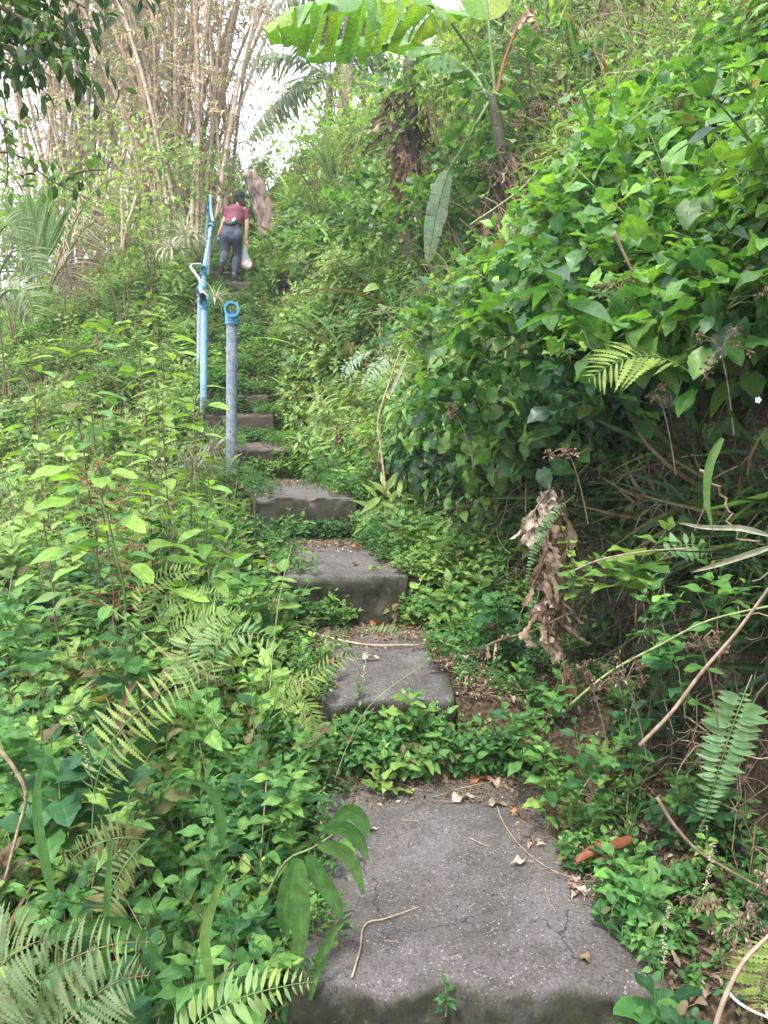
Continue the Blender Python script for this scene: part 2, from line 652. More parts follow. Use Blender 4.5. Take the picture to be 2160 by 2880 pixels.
def clump_t(rad=.28, n=40, ls=.1, tm=HEART_MID, seed=0, squash=.8, hue=0, pet=.5, out=.75, dry=.03, stems=5):
    """dome of leaves facing outwards, as vines and bushes show"""
    r = np.random.default_rng(seed)
    g = Geo()
    v = unit(r.normal(0, 1, (n, 3)))
    v[:, 2] = np.abs(v[:, 2]) * 1.0 - .15
    rr = rad * r.uniform(.45, 1.0, n) ** .6
    p = v * rr[:, None] * np.array([1, 1, squash])
    d = unit(v * np.array([1, 1, .35]) * out + r.normal(0, .35, (n, 3)) + np.array([0, 0, -.25]))
    s = ls * r.uniform(.6, 1.25, n)
    leaves(g, tm, p, d, s, up=(0, 0, 1), roll=.45, dh=.2, dv=.15, dry=dry, hue0=hue, r=r)
    for k in range(stems):
        q = p[r.integers(n)]
        tube(g, curve((r.normal(0, .03), r.normal(0, .03), -rad * .4), q, sag=-.04, n=5), .002, 3, 1, (r.uniform(0, 1), 1, 0), cap=False)
    return g.pack()


def tuft_t(n=16, L=.4, w=.012, spread=.5, seed=0, hue=0, seg=6, dry=.08, bend=(.25, .95)):
    r = np.random.default_rng(seed)
    g = Geo()
    for k in range(n):
        a = r.uniform(0, 2 * pi)
        tm = strip_t(seg, w / L * r.uniform(.7, 1.3), r.uniform(*bend))
        ln = L * r.uniform(.5, 1.1)
        ti = r.uniform(0, spread)
        Rz = np.array(Matrix.Rotation(a, 3, 'Z') @ Matrix.Rotation(ti, 3, 'Y')) * ln
        g.stamp(tm, Rz[None], np.array([[r.normal(0, .012), r.normal(0, .012), 0]]), rnd_tint(1, .2, .15, dry, r) + [[hue, 0, 0]])
    return g.pack()


def frond(g, path, width, pairs=20, lobes=0, pw=.2, mat=0, smat=1, hue=0, dry=0, up=(0, 0, 1), droop=.25, sweep=.35, rr=.0025, taper=.75, r=None, base_gap=.12, dv=.1, tipf=1.0):
    """fern or palm frond along a path: paired pinnae that shorten towards the tip; lobes>0 gives comb-edged pinnae"""
    r = r or rng
    path = np.asarray(path, float)
    seg = np.linalg.norm(np.diff(path, axis=0), axis=1)
    cum = np.concatenate([[0], np.cumsum(seg)])
    Lt = cum[-1]
    tube(g, path, np.linspace(rr, rr * .35, len(path)), 4, smat, (.4, 1, dry * .6), cap=False)
    if lobes:
        tm = leaf_t(lobes * 2, pw, 'lance', fold=.1, droop=droop, teeth=.62, mat=mat)
    else:
        tm = leaf_t(4, pw, 'lance', fold=.2, droop=droop, mat=mat)
    tt = np.linspace(base_gap, .985, pairs)
    P_ = np.stack([np.interp(tt * Lt, cum, path[:, k]) for k in range(3)], 1)
    T_ = unit(np.stack([np.interp(tt * Lt, cum, np.gradient(path[:, k], cum)) for k in range(3)], 1))
    upv = unit(np.broadcast_to(np.asarray(up, float), T_.shape))
    S = unit(np.cross(T_, upv))
    U = np.cross(S, T_)
    prof = np.sin(pi * np.clip((tt - base_gap) / (1 - base_gap), 0, 1) ** taper * .93 + .18) ** .9
    prof = np.clip(prof, .08, 1) * tipf
    for sgn in (1, -1):
        d = unit(S * sgn + T_ * (sweep + r.normal(0, .12)) + r.normal(0, .10, S.shape))
        size = width * prof * r.uniform(.78, 1.12, pairs) * np.where(r.random(pairs) < .06, .45, 1)
        B = basis(d, U + r.normal(0, .22, U.shape)) * size[:, None, None]
        dt = rnd_tint(pairs, .08, dv, 0, r)
        dt[:, 0] += hue
        dt[:, 2] += dry
        g.stamp(tm, B, P_, dt)


def spot(u, v, y):
    """ground point in the direction of the photo's column u at depth y"""
    p = P(u, v, y)
    p[2] = height(p[0], p[1])
    return p
# ================================================================== SETTING: hillside ground
def grid(name, xs, ys, mat):
    X, Y = np.meshgrid(xs, ys)
    Z = height(X, Y)
    V = np.stack([X, Y, Z], -1).reshape(-1, 3)
    ny, nx = X.shape
    i, j = np.meshgrid(np.arange(ny - 1), np.arange(nx - 1), indexing='ij')
    a = (i * nx + j).ravel()
    F = np.stack([a, a + 1, a + nx + 1, a + nx], 1)
    g = Geo()
    g.add(V, F, V[:, :2], T0, 0)
    return g.obj(name, [mat])


def soil_extra(t, tc, base, bs):
    n2 = N(t, 'ShaderNodeTexNoise')
    n2.inputs['Scale'].default_value = 60
    n2.inputs['Detail'].default_value = 8
    t.links.new(tc.outputs['Object'], n2.inputs['Vector'])
    c = ramp(t, [(.42, (.02, .014, .01)), (.55, (.09, .06, .04)), (.68, (.2, .15, .1))], n2.outputs['Fac'])
    return mixc(t, .55, base, c)


M_SOIL = solid('hillside_soil', [(.022, .03, .012), (.05, .038, .024), (.10, .075, .05)], scale=5, detail=9, rough=.95, bump=.9, bdist=.03, extra=soil_extra, spec=.1)
xs = np.concatenate([np.array([-60, -45, -32, -25, -20, -17]), np.arange(-15, -3, .16), np.arange(-3, 3.4, .04),
                     np.arange(3.4, 14, .16), np.array([15, 17, 20, 25, 32, 45, 60])])
ys = np.concatenate([np.array([-30, -14, -8, -5, -3, -2, -1, -.5]), np.arange(0, 7, .05), np.arange(7, 25, .14),
                     np.array([25.5, 27, 29, 32, 36, 42, 50, 65])])
tag(grid('hillside_terrain', xs, ys, M_SOIL), 'earth hillside rising on both sides of the concrete steps', 'terrain', kind='structure')

# ================================================================== concrete steps
def conc(name, riser=False):
    m, t, o = nodes(name)
    tc = N(t, 'ShaderNodeTexCoord')
    ge = N(t, 'ShaderNodeNewGeometry')
    at = N(t, 'ShaderNodeAttribute', attribute_name='tint')
    sp = N(t, 'ShaderNodeSeparateColor')
    t.links.new(at.outputs['Color'], sp.inputs['Color'])

    def nz(s, d=6, rough=.55):
        n = N(t, 'ShaderNodeTexNoise')
        n.inputs['Scale'].default_value = s
        n.inputs['Detail'].default_value = d
        n.inputs['Roughness'].default_value = rough
        t.links.new(tc.outputs['Object'], n.inputs['Vector'])
        return n.outputs['Fac']
    base = ramp(t, [(.3, (.045, .040, .035)), (.42, (.086, .077, .071)), (.55, (.124, .112, .108)), (.72, (.172, .157, .155))], nz(3.2, 10, .75))
    fine = ramp(t, [(.3, (.55, .53, .53)), (.5, (1, 1, 1)), (.75, (1.35, 1.33, 1.33))], nz(120, 4))
    base = mixc(t, 1.0, base, fine, 'MULTIPLY')
    # pale lichen flecks
    vo = N(t, 'ShaderNodeTexVoronoi')
    vo.inputs['Scale'].default_value = 74
    vo.inputs['Randomness'].default_value = 1
    wp = N(t, 'ShaderNodeVectorMath', operation='ADD')
    nn = N(t, 'ShaderNodeTexNoise')
    nn.inputs['Scale'].default_value = 70
    t.links.new(tc.outputs['Object'], nn.inputs['Vector'])
    sc_ = N(t, 'ShaderNodeVectorMath', operation='SCALE')
    sc_.inputs['Scale'].default_value = .022
    t.links.new(nn.outputs['Color'], sc_.inputs[0])
    t.links.new(tc.outputs['Object'], wp.inputs[0])
    t.links.new(sc_.outputs[0], wp.inputs[1])
    t.links.new(wp.outputs[0], vo.inputs['Vector'])
    fl = mth(t, 'LESS_THAN', vo.outputs['Distance'], .20)
    fl2 = mth(t, 'GREATER_THAN', nz(9, 4), .44)
    flk = mth(t, 'MULTIPLY', fl, fl2)
    flk = mth(t, 'MULTIPLY', flk, .62)
    base = mixc(t, flk, base, (.36, .345, .35))
    # hairline cracks and damp stains
    v3 = N(t, 'ShaderNodeTexVoronoi', feature='DISTANCE_TO_EDGE')
    v3.inputs['Scale'].default_value = 1.7
    w3 = N(t, 'ShaderNodeVectorMath', operation='ADD')
    n3 = N(t, 'ShaderNodeTexNoise')
    n3.inputs['Scale'].default_value = 5
    n3.inputs['Detail'].default_value = 8
    t.links.new(tc.outputs['Object'], n3.inputs['Vector'])
    s3 = N(t, 'ShaderNodeVectorMath', operation='SCALE')
    s3.inputs['Scale'].default_value = .25
    t.links.new(n3.outputs['Color'], s3.inputs[0])
    t.links.new(tc.outputs['Object'], w3.inputs[0])
    t.links.new(s3.outputs[0], w3.inputs[1])
    t.links.new(w3.outputs[0], v3.inputs['Vector'])
    crk = mth(t, 'MULTIPLY', mth(t, 'LESS_THAN', v3.outputs['Distance'], .0045), mth(t, 'GREATER_THAN', nz(1.9, 3), .5))
    base = mixc(t, mth(t, 'MULTIPLY', crk, .75), base, (.025, .022, .02))
    # dark pits
    v2 = N(t, 'ShaderNodeTexVoronoi')
    v2.inputs['Scale'].default_value = 38
    t.links.new(tc.outputs['Object'], v2.inputs['Vector'])
    pit = mth(t, 'MULTIPLY', mth(t, 'LESS_THAN', v2.outputs['Distance'], .13), .7)
    base = mixc(t, pit, base, (.03, .028, .025))
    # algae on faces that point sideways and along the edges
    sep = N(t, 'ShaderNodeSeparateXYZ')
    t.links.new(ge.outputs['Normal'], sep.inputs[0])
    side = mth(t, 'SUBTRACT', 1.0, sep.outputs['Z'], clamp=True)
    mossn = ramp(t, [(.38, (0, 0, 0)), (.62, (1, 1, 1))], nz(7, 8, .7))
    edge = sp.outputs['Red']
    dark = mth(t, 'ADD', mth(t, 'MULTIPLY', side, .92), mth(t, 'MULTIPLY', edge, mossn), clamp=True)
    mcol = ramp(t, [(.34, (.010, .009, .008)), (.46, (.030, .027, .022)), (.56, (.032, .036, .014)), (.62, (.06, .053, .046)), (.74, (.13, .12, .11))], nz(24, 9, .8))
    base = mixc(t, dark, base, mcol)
    base = mixc(t, mth(t, 'MULTIPLY', sp.outputs['Blue'], .5), base, (.085, .062, .045))
    bs = N(t, 'ShaderNodeBsdfPrincipled')
    t.links.new(base, bs.inputs['Base Color'])
    bs.inputs['Roughness'].default_value = .88
    bs.inputs['Specular IOR Level'].default_value = .25
    b = N(t, 'ShaderNodeBump')
    b.inputs['Strength'].default_value = .8
    b.inputs['Distance'].default_value = .006
    t.links.new(mth(t, 'ADD', nz(45, 8, .7), mth(t, 'MULTIPLY', pit, -.5)), b.inputs['Height'])
    t.links.new(b.outputs['Normal'], bs.inputs['Normal'])
    t.links.new(bs.outputs[0], o.inputs['Surface'])
    return m


M_CONC = conc('mossy_concrete')


def slab(name, y0, y1, z, parent, origin, x_over=None):
    """cast block whose plan follows the path; worn rounded rim, uneven faces"""
    deep = z < 1.4
    ny, nx = (30, 56) if deep else (5, 12)
    g = Geo()
    ys_ = np.linspace(y0, y1, ny)
    D = .42 if deep else .34
    rnd = .018
    rows = []
    # profile across x: left skirt, top, right skirt ; profile along y: front skirt, top
    tx = np.concatenate([[-1, -1, -.995], np.linspace(-.97, .97, nx), [.995, 1, 1]])
    zx = np.concatenate([[-D, -rnd * 1.6, -rnd * .4], np.zeros(nx), [-rnd * .4, -rnd * 1.6, -D]])
    fy = np.concatenate([np.full(16, y0), [y0 + rnd * .25, y0 + rnd, y0 + rnd * 1.5], ys_[1:]])
    fz = np.concatenate([np.linspace(-D, -rnd * 1.8, 16), [-rnd * .5, -.001, 0], np.zeros(ny - 1)])
    TX, FY = np.meshgrid(tx, fy)
    ZX, FZ = np.meshgrid(zx, fz)
    C = stair_c((y0 + y1) / 2) + .35 * (stair_c(FY) - stair_c((y0 + y1) / 2))
    W = stair_w(FY)
    if x_over:
        C, W = C + x_over[0], W + x_over[1]
    cut = .018 * np.clip(1 - (FY - y0) / .05, 0, 1) ** 2 if deep else 0
    X = C + TX * (W - cut)
    Z = z + np.minimum(ZX, FZ)
    Z = Z + (vnoise(X * 3, FY * 3, 8) * .014 + vnoise(X * 11, FY * 11, 9) * .009) * (Z > z - .03)
    fr = (FZ < -.001)
    Y = FY + np.where(fr, vnoise(X * 5, Z * 9, 12) * .034 + vnoise(X * 17, Z * 17, 13) * .018 + vnoise(X * 40, Z * 40, 19) * .008 - .004, vnoise(X * 4, Z * 0, 12) * .02)
    X = X + np.where(np.abs(TX) > .96, vnoise(FY * 6, Z * 6, 14) * .05, 0)
    Y = Y + (vnoise(X * 2.2, X * 0 + z * 9, 15) * .07 + vnoise(X * 12, X * 0 + z * 7, 18) * .022) * (FY < y0 + .1)
    Z = Z - np.clip(vnoise(X * 9, FY * 9, 16) - .22, 0, 1) * .12 * (FY < y0 + .04) * (Z > z - .05)
    V = np.stack([X, Y, Z], -1).reshape(-1, 3)
    a, b = X.shape
    i, j = np.meshgrid(np.arange(a - 1), np.arange(b - 1), indexing='ij')
    q = (i * b + j).ravel()
    F = np.stack([q, q + 1, q + b + 1, q + b], 1)
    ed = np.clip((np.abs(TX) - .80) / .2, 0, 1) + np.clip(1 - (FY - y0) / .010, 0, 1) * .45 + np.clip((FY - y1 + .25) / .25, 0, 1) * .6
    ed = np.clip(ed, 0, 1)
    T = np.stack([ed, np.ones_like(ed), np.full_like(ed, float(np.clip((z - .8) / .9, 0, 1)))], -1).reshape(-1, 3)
    g.add(V, F, V[:, :2], T, 0)
    o = g.obj(name, [M_CONC], parent, origin=None)
    me = o.data
    co = V - np.asarray(origin)
    me.vertices.foreach_set('co', co.astype(np.float32).ravel())
    me.update()
    return o


ST = empty('outdoor_staircase', (.25, .3, -.5), 'long flight of mossy concrete steps climbing through the weeds', 'staircase')
for k, (a_, b_, z_) in enumerate(STEPS):
    st = slab('step', a_, b_, z_, ST, (.25, .3, -.5), x_over={1: (0.0, .035), 2: (-.04, -.17), 3: (.06, -.07), 4: (.11, -.02), 5: (.08, -.03)}.get(k))
    if k == 1:
        st['label'] = 'widest nearest step with pale flecks and a twig on it'
# ================================================================== UNDERGROWTH (nobody could count it)
def variants(f, k, **kw):
    return [f(seed=100 + i * 7 + hash(str(sorted((a, str(type(b))) for a, b in kw.items()))) % 1 + i, **kw) for i in range(k)]


W_SMALL = [weed_t(h=.16, nn=4, ls=.042, seed=i, branches=1) for i in range(5)]
W_MED = [weed_t(h=.30, nn=6, ls=.062, seed=20 + i, branches=1 + i % 2) for i in range(6)]
W_TALL = [weed_t(h=.50, nn=8, ls=.078, seed=40 + i, branches=2, stem=.003) for i in range(5)]
W_MIDS = [weed_t(h=.26, nn=5, ls=.062, tm=LEAF_MID, seed=60 + i, branches=2) for i in range(6)]
W_FARS = [weed_t(h=.42, nn=6, ls=.10, tm=LEAF_FAR, seed=80 + i, branches=2, whorl=2) for i in range(6)]
W_LANCE = [weed_t(h=.42, nn=7, ls=.11, tm=LANCE, seed=90 + i, branches=1, whorl=2) for i in range(4)]
W_LANCEF = [weed_t(h=.45, nn=6, ls=.14, tm=LANCE_FAR, seed=95 + i, branches=2, whorl=2) for i in range(4)]
C_HEART = [clump_t(.20, 30, .085, HEART_NEAR, seed=110 + i) for i in range(5)]
C_MID = [clump_t(.30, 46, .085, HEART_MID, seed=120 + i) for i in range(5)]
C_FAR = [clump_t(.42, 60, .10, LEAF_FAR, seed=130 + i, stems=3) for i in range(5)]
G_NEAR = [tuft_t(12, .34, .012, .6, seed=140 + i) for i in range(5)]
G_WIDE = [tuft_t(7, .42, .026, .6, seed=150 + i, seg=8) for i in range(4)]
G_FAR = [tuft_t(12, .45, .016, .6, seed=160 + i, seg=4) for i in range(4)]
G_DRY = [tuft_t(9, .35, .007, .9, seed=165 + i, seg=4, dry=1.0) for i in range(3)]


def scat(g, vs, x, y, size, up_mix=.35, lean=.18, dh=.16, dv=.14, hue=0.0, lift=0.0, z=None, dry=.0, nrm=None):
    x = np.asarray(x, float)
    y = np.asarray(y, float)
    K = len(x)
    z = height(x, y) if z is None else z
    n = normal(x, y) if nrm is None else nrm
    up = unit(n * up_mix + np.array([0, 0, 1 - up_mix]) + rng.normal(0, lean, (K, 3)))
    a = rng.uniform(0, 2 * pi, K)
    f = np.stack([np.cos(a), np.sin(a), np.zeros(K)], 1)
    yv = unit(np.cross(up, f))
    xv = np.cross(yv, up)
    size = size * np.clip(rng.normal(1, .2, K), .55, 1.6) * (1 + .9 * vnoise(x * 1.5 + 5, y * 1.5, 41))
    B = np.stack([xv, yv, up], 2) * size[:, None, None]
    p = np.stack([x, y, z + lift], 1)
    # neighbouring plants share a tone: low-frequency patches of hue
    dt = rnd_tint(K, dh, dv, 0)
    dt[:, 0] += hue + .55 * vnoise(x * 1.1 + 9, y * 1.1, 31) + .35 * vnoise(x * 3.1, y * 3.1, 32)
    dt[:, 1] *= 1 + .25 * vnoise(x * 1.9, y * 1.9 + 4, 33)
    dt[:, 2] += (rng.random(K) < dry + .028) * rng.uniform(.5, 1, K)
    which = rng.integers(0, len(vs), K)
    for k, tm in enumerate(vs):
        m = which == k
        if m.any():
            g.stamp(tm, B[m], p[m], dt[m])


def zone(side, y0, y1, n, t0=0.02, t1=None, pw=1.0):
    """random ground points between two depths, on one flank of the steps, within the part the photo could see"""
    y = rng.uniform(y0, y1, n)
    lim = .56 * y + .9
    c, hw = stair_c(y), stair_w(y)
    if side == 'l':
        a = c - hw - t0
        b = -lim if t1 is None else np.maximum(-lim, c - hw - t1)
    else:
        a = c + hw + t0
        b = lim if t1 is None else np.minimum(lim, c + hw + t1)
    f = rng.random(n) ** pw
    return a + (b - a) * f, y


def mixz(g, items, side, y0, y1, **kw):
    for vs, n, size, sk in items:
        x, y = zone(side, y0, y1, n, **kw)
        scat(g, vs, x, y, size, **sk)


# ---- low growth beside the lower steps
g = Geo()
mixz(g, [(W_MED, 250, 1.0, dict(hue=-.15)), (W_SMALL, 280, 1.0, dict(hue=-.15)), (W_TALL, 90, .95, dict(hue=-.1)), (C_HEART, 60, .8, dict(hue=-.2)), (G_NEAR, 100, 1.0, dict()),
         (G_WIDE, 36, .9, dict()), (W_LANCE, 60, .9, dict(dry=.08)), (G_DRY, 60, .9, dict()), (W_TALL, 60, 1.1, dict(hue=.3)), (C_HEART, 50, 1.1, dict(hue=.25))], 'l', .95, 3.4)
mixz(g, [(C_HEART, 60, 1.35, dict(hue=-.1)), (W_TALL, 90, 1.35, dict(hue=.0)), (G_WIDE, 110, 1.35, dict(hue=.1)), (W_LANCE, 60, 1.1, dict()), (G_NEAR, 110, 1.4, dict())], 'l', 1.3, 5.0)
mixz(g, [(W_MED, 460, 1.0, dict(hue=.08)), (W_MIDS, 380, 1.0, dict(hue=.05)), (W_TALL, 120, .9, dict(hue=.1)), (C_MID, 100, .75, dict(hue=.05)), (G_NEAR, 160, 1.1, dict()),
         (G_WIDE, 50, 1.0, dict()), (W_LANCE, 120, 1.1, dict(dry=.12, hue=.3)), (G_DRY, 130, 1.1, dict()), (W_TALL, 120, 1.2, dict(hue=.45)), (C_HEART, 90, 1.1, dict(hue=.3))], 'l', 3.4, 6.0)
tag(g.obj('undergrowth', [M_WEED, M_STEM]), 'low leafy weeds and grass crowding the lower steps', 'undergrowth', kind='stuff')

g = Geo()
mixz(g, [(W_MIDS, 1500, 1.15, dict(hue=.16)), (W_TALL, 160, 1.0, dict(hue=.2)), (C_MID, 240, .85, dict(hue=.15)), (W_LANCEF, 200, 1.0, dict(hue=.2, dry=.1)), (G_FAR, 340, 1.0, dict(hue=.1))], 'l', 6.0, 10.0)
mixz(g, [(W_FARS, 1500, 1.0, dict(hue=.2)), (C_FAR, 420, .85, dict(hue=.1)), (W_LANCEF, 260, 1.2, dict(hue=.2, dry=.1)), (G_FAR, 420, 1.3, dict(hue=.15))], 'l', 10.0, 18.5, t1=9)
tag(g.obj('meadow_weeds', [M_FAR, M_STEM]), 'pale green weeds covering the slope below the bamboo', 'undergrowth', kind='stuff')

# ---- foot of the bank and strip beside the steps
g = Geo()
mixz(g, [(W_SMALL, 250, .75, dict(hue=.0)), (W_MED, 50, .8, dict(hue=0.0)), (G_NEAR, 26, .6, dict())], 'r', 1.5, 4.4, t0=-.08, t1=.58)
mixz(g, [(W_SMALL, 600, .95, dict(hue=.12)), (W_MED, 300, .95, dict(hue=.1)), (G_NEAR, 90, .8, dict())], 'r', 4.2, 7.5, t0=-.10, t1=.6)
# rows at the foot of each riser and over the edges of the treads
for k, (a_, b_, z_) in enumerate(STEPS[1:7]):
    n = [0, 170, 110, 170, 190, 240][k] if k < 6 else 0
    yy = np.full(n, a_) - rng.uniform(.0, .07, n)
    cc, ww = stair_c(yy), stair_w(yy)
    f = rng.uniform(-1.05, 1.1, n)
    if k == 2:
        f = np.where((f > -.15) & (f < .62), np.where(rng.random(n) < .65, rng.uniform(-1.1, -.2, n), rng.uniform(.62, 1.1, n)), f)
    zz = np.full(n, STEPS[k][2]) + .0
    scat(g, W_MED if k == 1 else W_SMALL, cc + f * ww, yy, [0, .80, 1.15, .85, .9, .9][k], z=zz, nrm=np.tile([0, -.35, .9], (n, 1)), up_mix=.6, hue=.0 if k == 1 else .05)
for k, (a_, b_, z_) in enumerate(STEPS[1:]):
    for sd in (-1, 1):
        n = int([30, 60, 90, 110, 110, 90][k] if k < 6 else 14)
        yy = rng.uniform(a_, b_, n)
        x = stair_c(yy) + sd * (stair_w(yy) + .03 - np.abs(rng.normal(0, .06 if k < 1 else .12, n)))
        scat(g, W_SMALL, x, yy, .75, z=np.full(n, z_), nrm=np.tile([0, 0, 1.0], (n, 1)), hue=.05)
for k, (a_, b_, z_) in enumerate(STEPS[7:]):      # upper steps are overgrown
    n = 40 if not 12.2 < a_ < 13.6 else 6
    yy = np.full(n, a_) - rng.uniform(.0, .10, n)
    x = stair_c(yy) + rng.uniform(-1.1, 1.1, n) * stair_w(yy)
    scat(g, W_SMALL, x, yy, 1.15, z=np.full(n, z_ - .24), nrm=np.tile([0, -.3, .9], (n, 1)), hue=.12)
    n = 56 if not 12.2 < a_ < 13.6 else 14
    yy = rng.uniform(a_ - .06, b_, n)
    fx = rng.uniform(-1.1, 1.1, n)
    fx = np.sign(fx) * np.abs(fx) ** .5
    x = stair_c(yy) + fx * stair_w(yy)
    scat(g, W_SMALL + W_MIDS[:2], x, yy, 1.15, z=np.full(n, z_), nrm=np.tile([0, 0, 1.0], (n, 1)), hue=.15)
tag(g.obj('creeping_weeds', [M_WEED, M_STEM]), 'small leaved creeping weeds along the risers and at the foot of the bank', 'undergrowth', kind='stuff')

# ---- bank: broad vine leaves near, finer growth further up
g = Geo()
mixz(g, [(C_HEART, 420, .82, dict(hue=.05, up_mix=.7, dh=.3)), (C_HEART, 110, 1.35, dict(hue=-.1, up_mix=.8, dh=.3)), (W_TALL, 160, 1.3, dict(hue=.3, up_mix=.7)), (C_MID, 260, .8, dict(hue=.2, up_mix=.7)), (G_NEAR, 90, 1.0, dict()), (W_MED, 200, 1.0, dict(hue=.1)), (C_MID, 200, .9, dict(hue=.15, up_mix=.7)), (W_LANCE, 260, 1.3, dict(hue=.1, up_mix=.9)), (G_DRY, 60, 1.0, dict()), (W_TALL, 170, 1.1, dict(hue=.15, up_mix=.6)), (G_WIDE, 40, 1.0, dict())],
     'r', 2.1, 5.4, t0=.84)
# overhanging skirt of leaves along the lip of the wall
n = 60
yy = rng.uniform(4.0, 6.4, n)
xx = stair_c(yy) + stair_w(yy) + np.interp(yy, [3, 4.2, 5.2], [.62, .58, .40]) + rng.normal(0, .06, n) - .06
zz = stair_z(yy) + np.interp(yy, [0, 3.4, 4.3, 7], [1.55, 1.42, 1.14, .3]) + rng.normal(0, .08, n)
scat(g, C_HEART, xx, yy, .85, z=zz, nrm=np.tile([-.75, -.35, .45], (n, 1)), up_mix=.85, hue=.05)
tag(g.obj('vine_leaves', [M_BROAD, M_STEM]), 'dense bright broad leaved vines spilling over the bank', 'undergrowth', kind='stuff')

g = Geo()
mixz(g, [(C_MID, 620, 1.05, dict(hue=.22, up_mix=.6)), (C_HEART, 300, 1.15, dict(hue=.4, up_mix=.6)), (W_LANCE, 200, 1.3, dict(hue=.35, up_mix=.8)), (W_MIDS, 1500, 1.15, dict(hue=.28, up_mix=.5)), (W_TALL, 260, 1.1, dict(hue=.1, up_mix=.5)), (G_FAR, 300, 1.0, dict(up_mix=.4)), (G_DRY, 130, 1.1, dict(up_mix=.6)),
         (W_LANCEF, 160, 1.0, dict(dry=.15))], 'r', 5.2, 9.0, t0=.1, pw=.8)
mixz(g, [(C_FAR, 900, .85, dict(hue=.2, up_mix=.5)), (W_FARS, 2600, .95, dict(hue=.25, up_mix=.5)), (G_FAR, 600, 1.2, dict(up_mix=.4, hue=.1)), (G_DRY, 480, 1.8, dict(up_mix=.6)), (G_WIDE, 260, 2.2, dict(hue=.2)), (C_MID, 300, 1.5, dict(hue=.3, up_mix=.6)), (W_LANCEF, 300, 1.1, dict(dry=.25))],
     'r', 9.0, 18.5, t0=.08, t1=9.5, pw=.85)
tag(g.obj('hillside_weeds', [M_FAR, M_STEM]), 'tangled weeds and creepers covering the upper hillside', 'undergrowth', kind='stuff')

# ---- hanging grass, roots and dead stalks on the shaded face of the wall
g = Geo()
def wall_pt(n, y0=1.6, y1=5.2, f0=0.0, f1=1.0):
    yy = rng.uniform(y0, y1, n)
    f = rng.uniform(f0, f1, n)
    zz = stair_z(yy) - .05 + f * np.interp(yy, [2.3, 3.4, 4.4], [1.55, 1.35, 1.15])
    xx = stair_c(yy) + stair_w(yy) + np.interp(yy, [0, 3.0, 3.3, 4.2, 5], [.56, .56, .68, .64, .46]) + .10 * f
    return xx, yy, zz


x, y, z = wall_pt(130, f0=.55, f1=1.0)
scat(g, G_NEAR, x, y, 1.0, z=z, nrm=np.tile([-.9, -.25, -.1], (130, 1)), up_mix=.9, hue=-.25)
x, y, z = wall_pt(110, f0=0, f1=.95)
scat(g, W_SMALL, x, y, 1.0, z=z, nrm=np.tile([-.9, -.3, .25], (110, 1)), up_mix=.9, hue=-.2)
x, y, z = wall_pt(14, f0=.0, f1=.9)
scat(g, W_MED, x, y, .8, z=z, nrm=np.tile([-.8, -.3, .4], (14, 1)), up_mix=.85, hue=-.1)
tag(g.obj('bank_face_weeds', [M_DARK, M_STEM]), 'grass and small weeds coloured darker for shade, hanging in the hollow of the bank', 'undergrowth', kind='stuff')  # dark leaf colours stand in for the shade of an undercut
g = Geo()
x, y, z = wall_pt(430, f0=.1, f1=1.05)
for k in range(430):
    L = rng.uniform(.15, .6)
    p0 = np.array([x[k] - .03, y[k], z[k]])
    p1 = p0 + [rng.uniform(-.30, .0), rng.normal(0, .28), -L * rng.uniform(.2, 1.1)]
    tube(g, curve(p0, p1, sag=rng.normal(0, .07), n=7, side=(-.05, rng.normal(0, .05), 0), wob=.014), rng.uniform(.0008, .0036), 3, 1, (rng.random(), rng.uniform(.4, 1.3), 0), cap=False)
tag(g.obj('dead_stalk_litter', [M_DRY, M_WOOD]), 'tangle of thin dry stalks and roots hanging in the bank hollow', 'dry stalks', kind='stuff')

# ---- dead climbers tangled over the upper hillside, dry stems among the weeds
g = Geo()
def tangle(x, y, L, r0, rise):
    for k in range(len(x)):
        z0 = float(height(x[k], y[k]))
        a = rng.uniform(0, 2 * pi)
        l = L * rng.uniform(.4, 1.3)
        p0 = np.array([x[k], y[k], z0 + rng.uniform(.0, .15)])
        el = rng.uniform(*rise)
        p1 = p0 + [cos(a) * cos(el) * l, sin(a) * cos(el) * l, sin(el) * l + .2 * rng.random()]
        tube(g, curve(p0, p1, sag=rng.normal(-.03, .06) * l, n=6, side=rng.normal(0, .08, 3) * l, wob=.012 * l), r0 * rng.uniform(.6, 1.3), 3, 1, (rng.uniform(.2, 1.0), rng.uniform(.7, 1.3), 0), cap=False)


x, y = zone('r', 5.5, 8, 1200, t0=.4, pw=.9)
tangle(x, y, .7, .0035, (-.2, 1.3))
x, y = zone('r', 8, 13, 1700, t0=1.6, pw=.8)
tangle(x, y, 1.0, .0045, (-.2, 1.4))
x, y = zone('r', 2.6, 5.5, 420, t0=.8)
tangle(x, y, .6, .0032, (.2, 1.4))
x, y = zone('l', 1.3, 4.0, 420)
tangle(x, y, .38, .0016, (.3, 1.5))
x, y = zone('l', 4.0, 11.0, 900)
tangle(x, y, .55, .003, (.3, 1.5))
tag(g.obj('dry_stem_tangle', [M_DRY, M_WOOD]), 'thin dry stems and dead climbers tangled through the weeds', 'dry stems', kind='stuff')

# ---- dead leaves and straw on the treads
g = Geo()
CR = [leaf_t(4, .45, 'ovate', fold=.9, droop=.5, wave=.5), leaf_t(4, .3, 'lance', fold=.6, droop=-.3, wave=.6), leaf_t(3, .5, 'ellip', fold=1.2, droop=.2)]
PT = []
def litter_pts(k, n, fr0, fr1, fx0=-1, fx1=1, zoff=.006):
    a_, b_, z_ = STEPS[k]
    f = rng.uniform(fr0, fr1, n)
    yy = a_ + (b_ - a_) * f
    fx = rng.uniform(fx0, fx1, n)
    return stair_c(yy) + fx * stair_w(yy), yy, np.full(n, z_ + zoff)


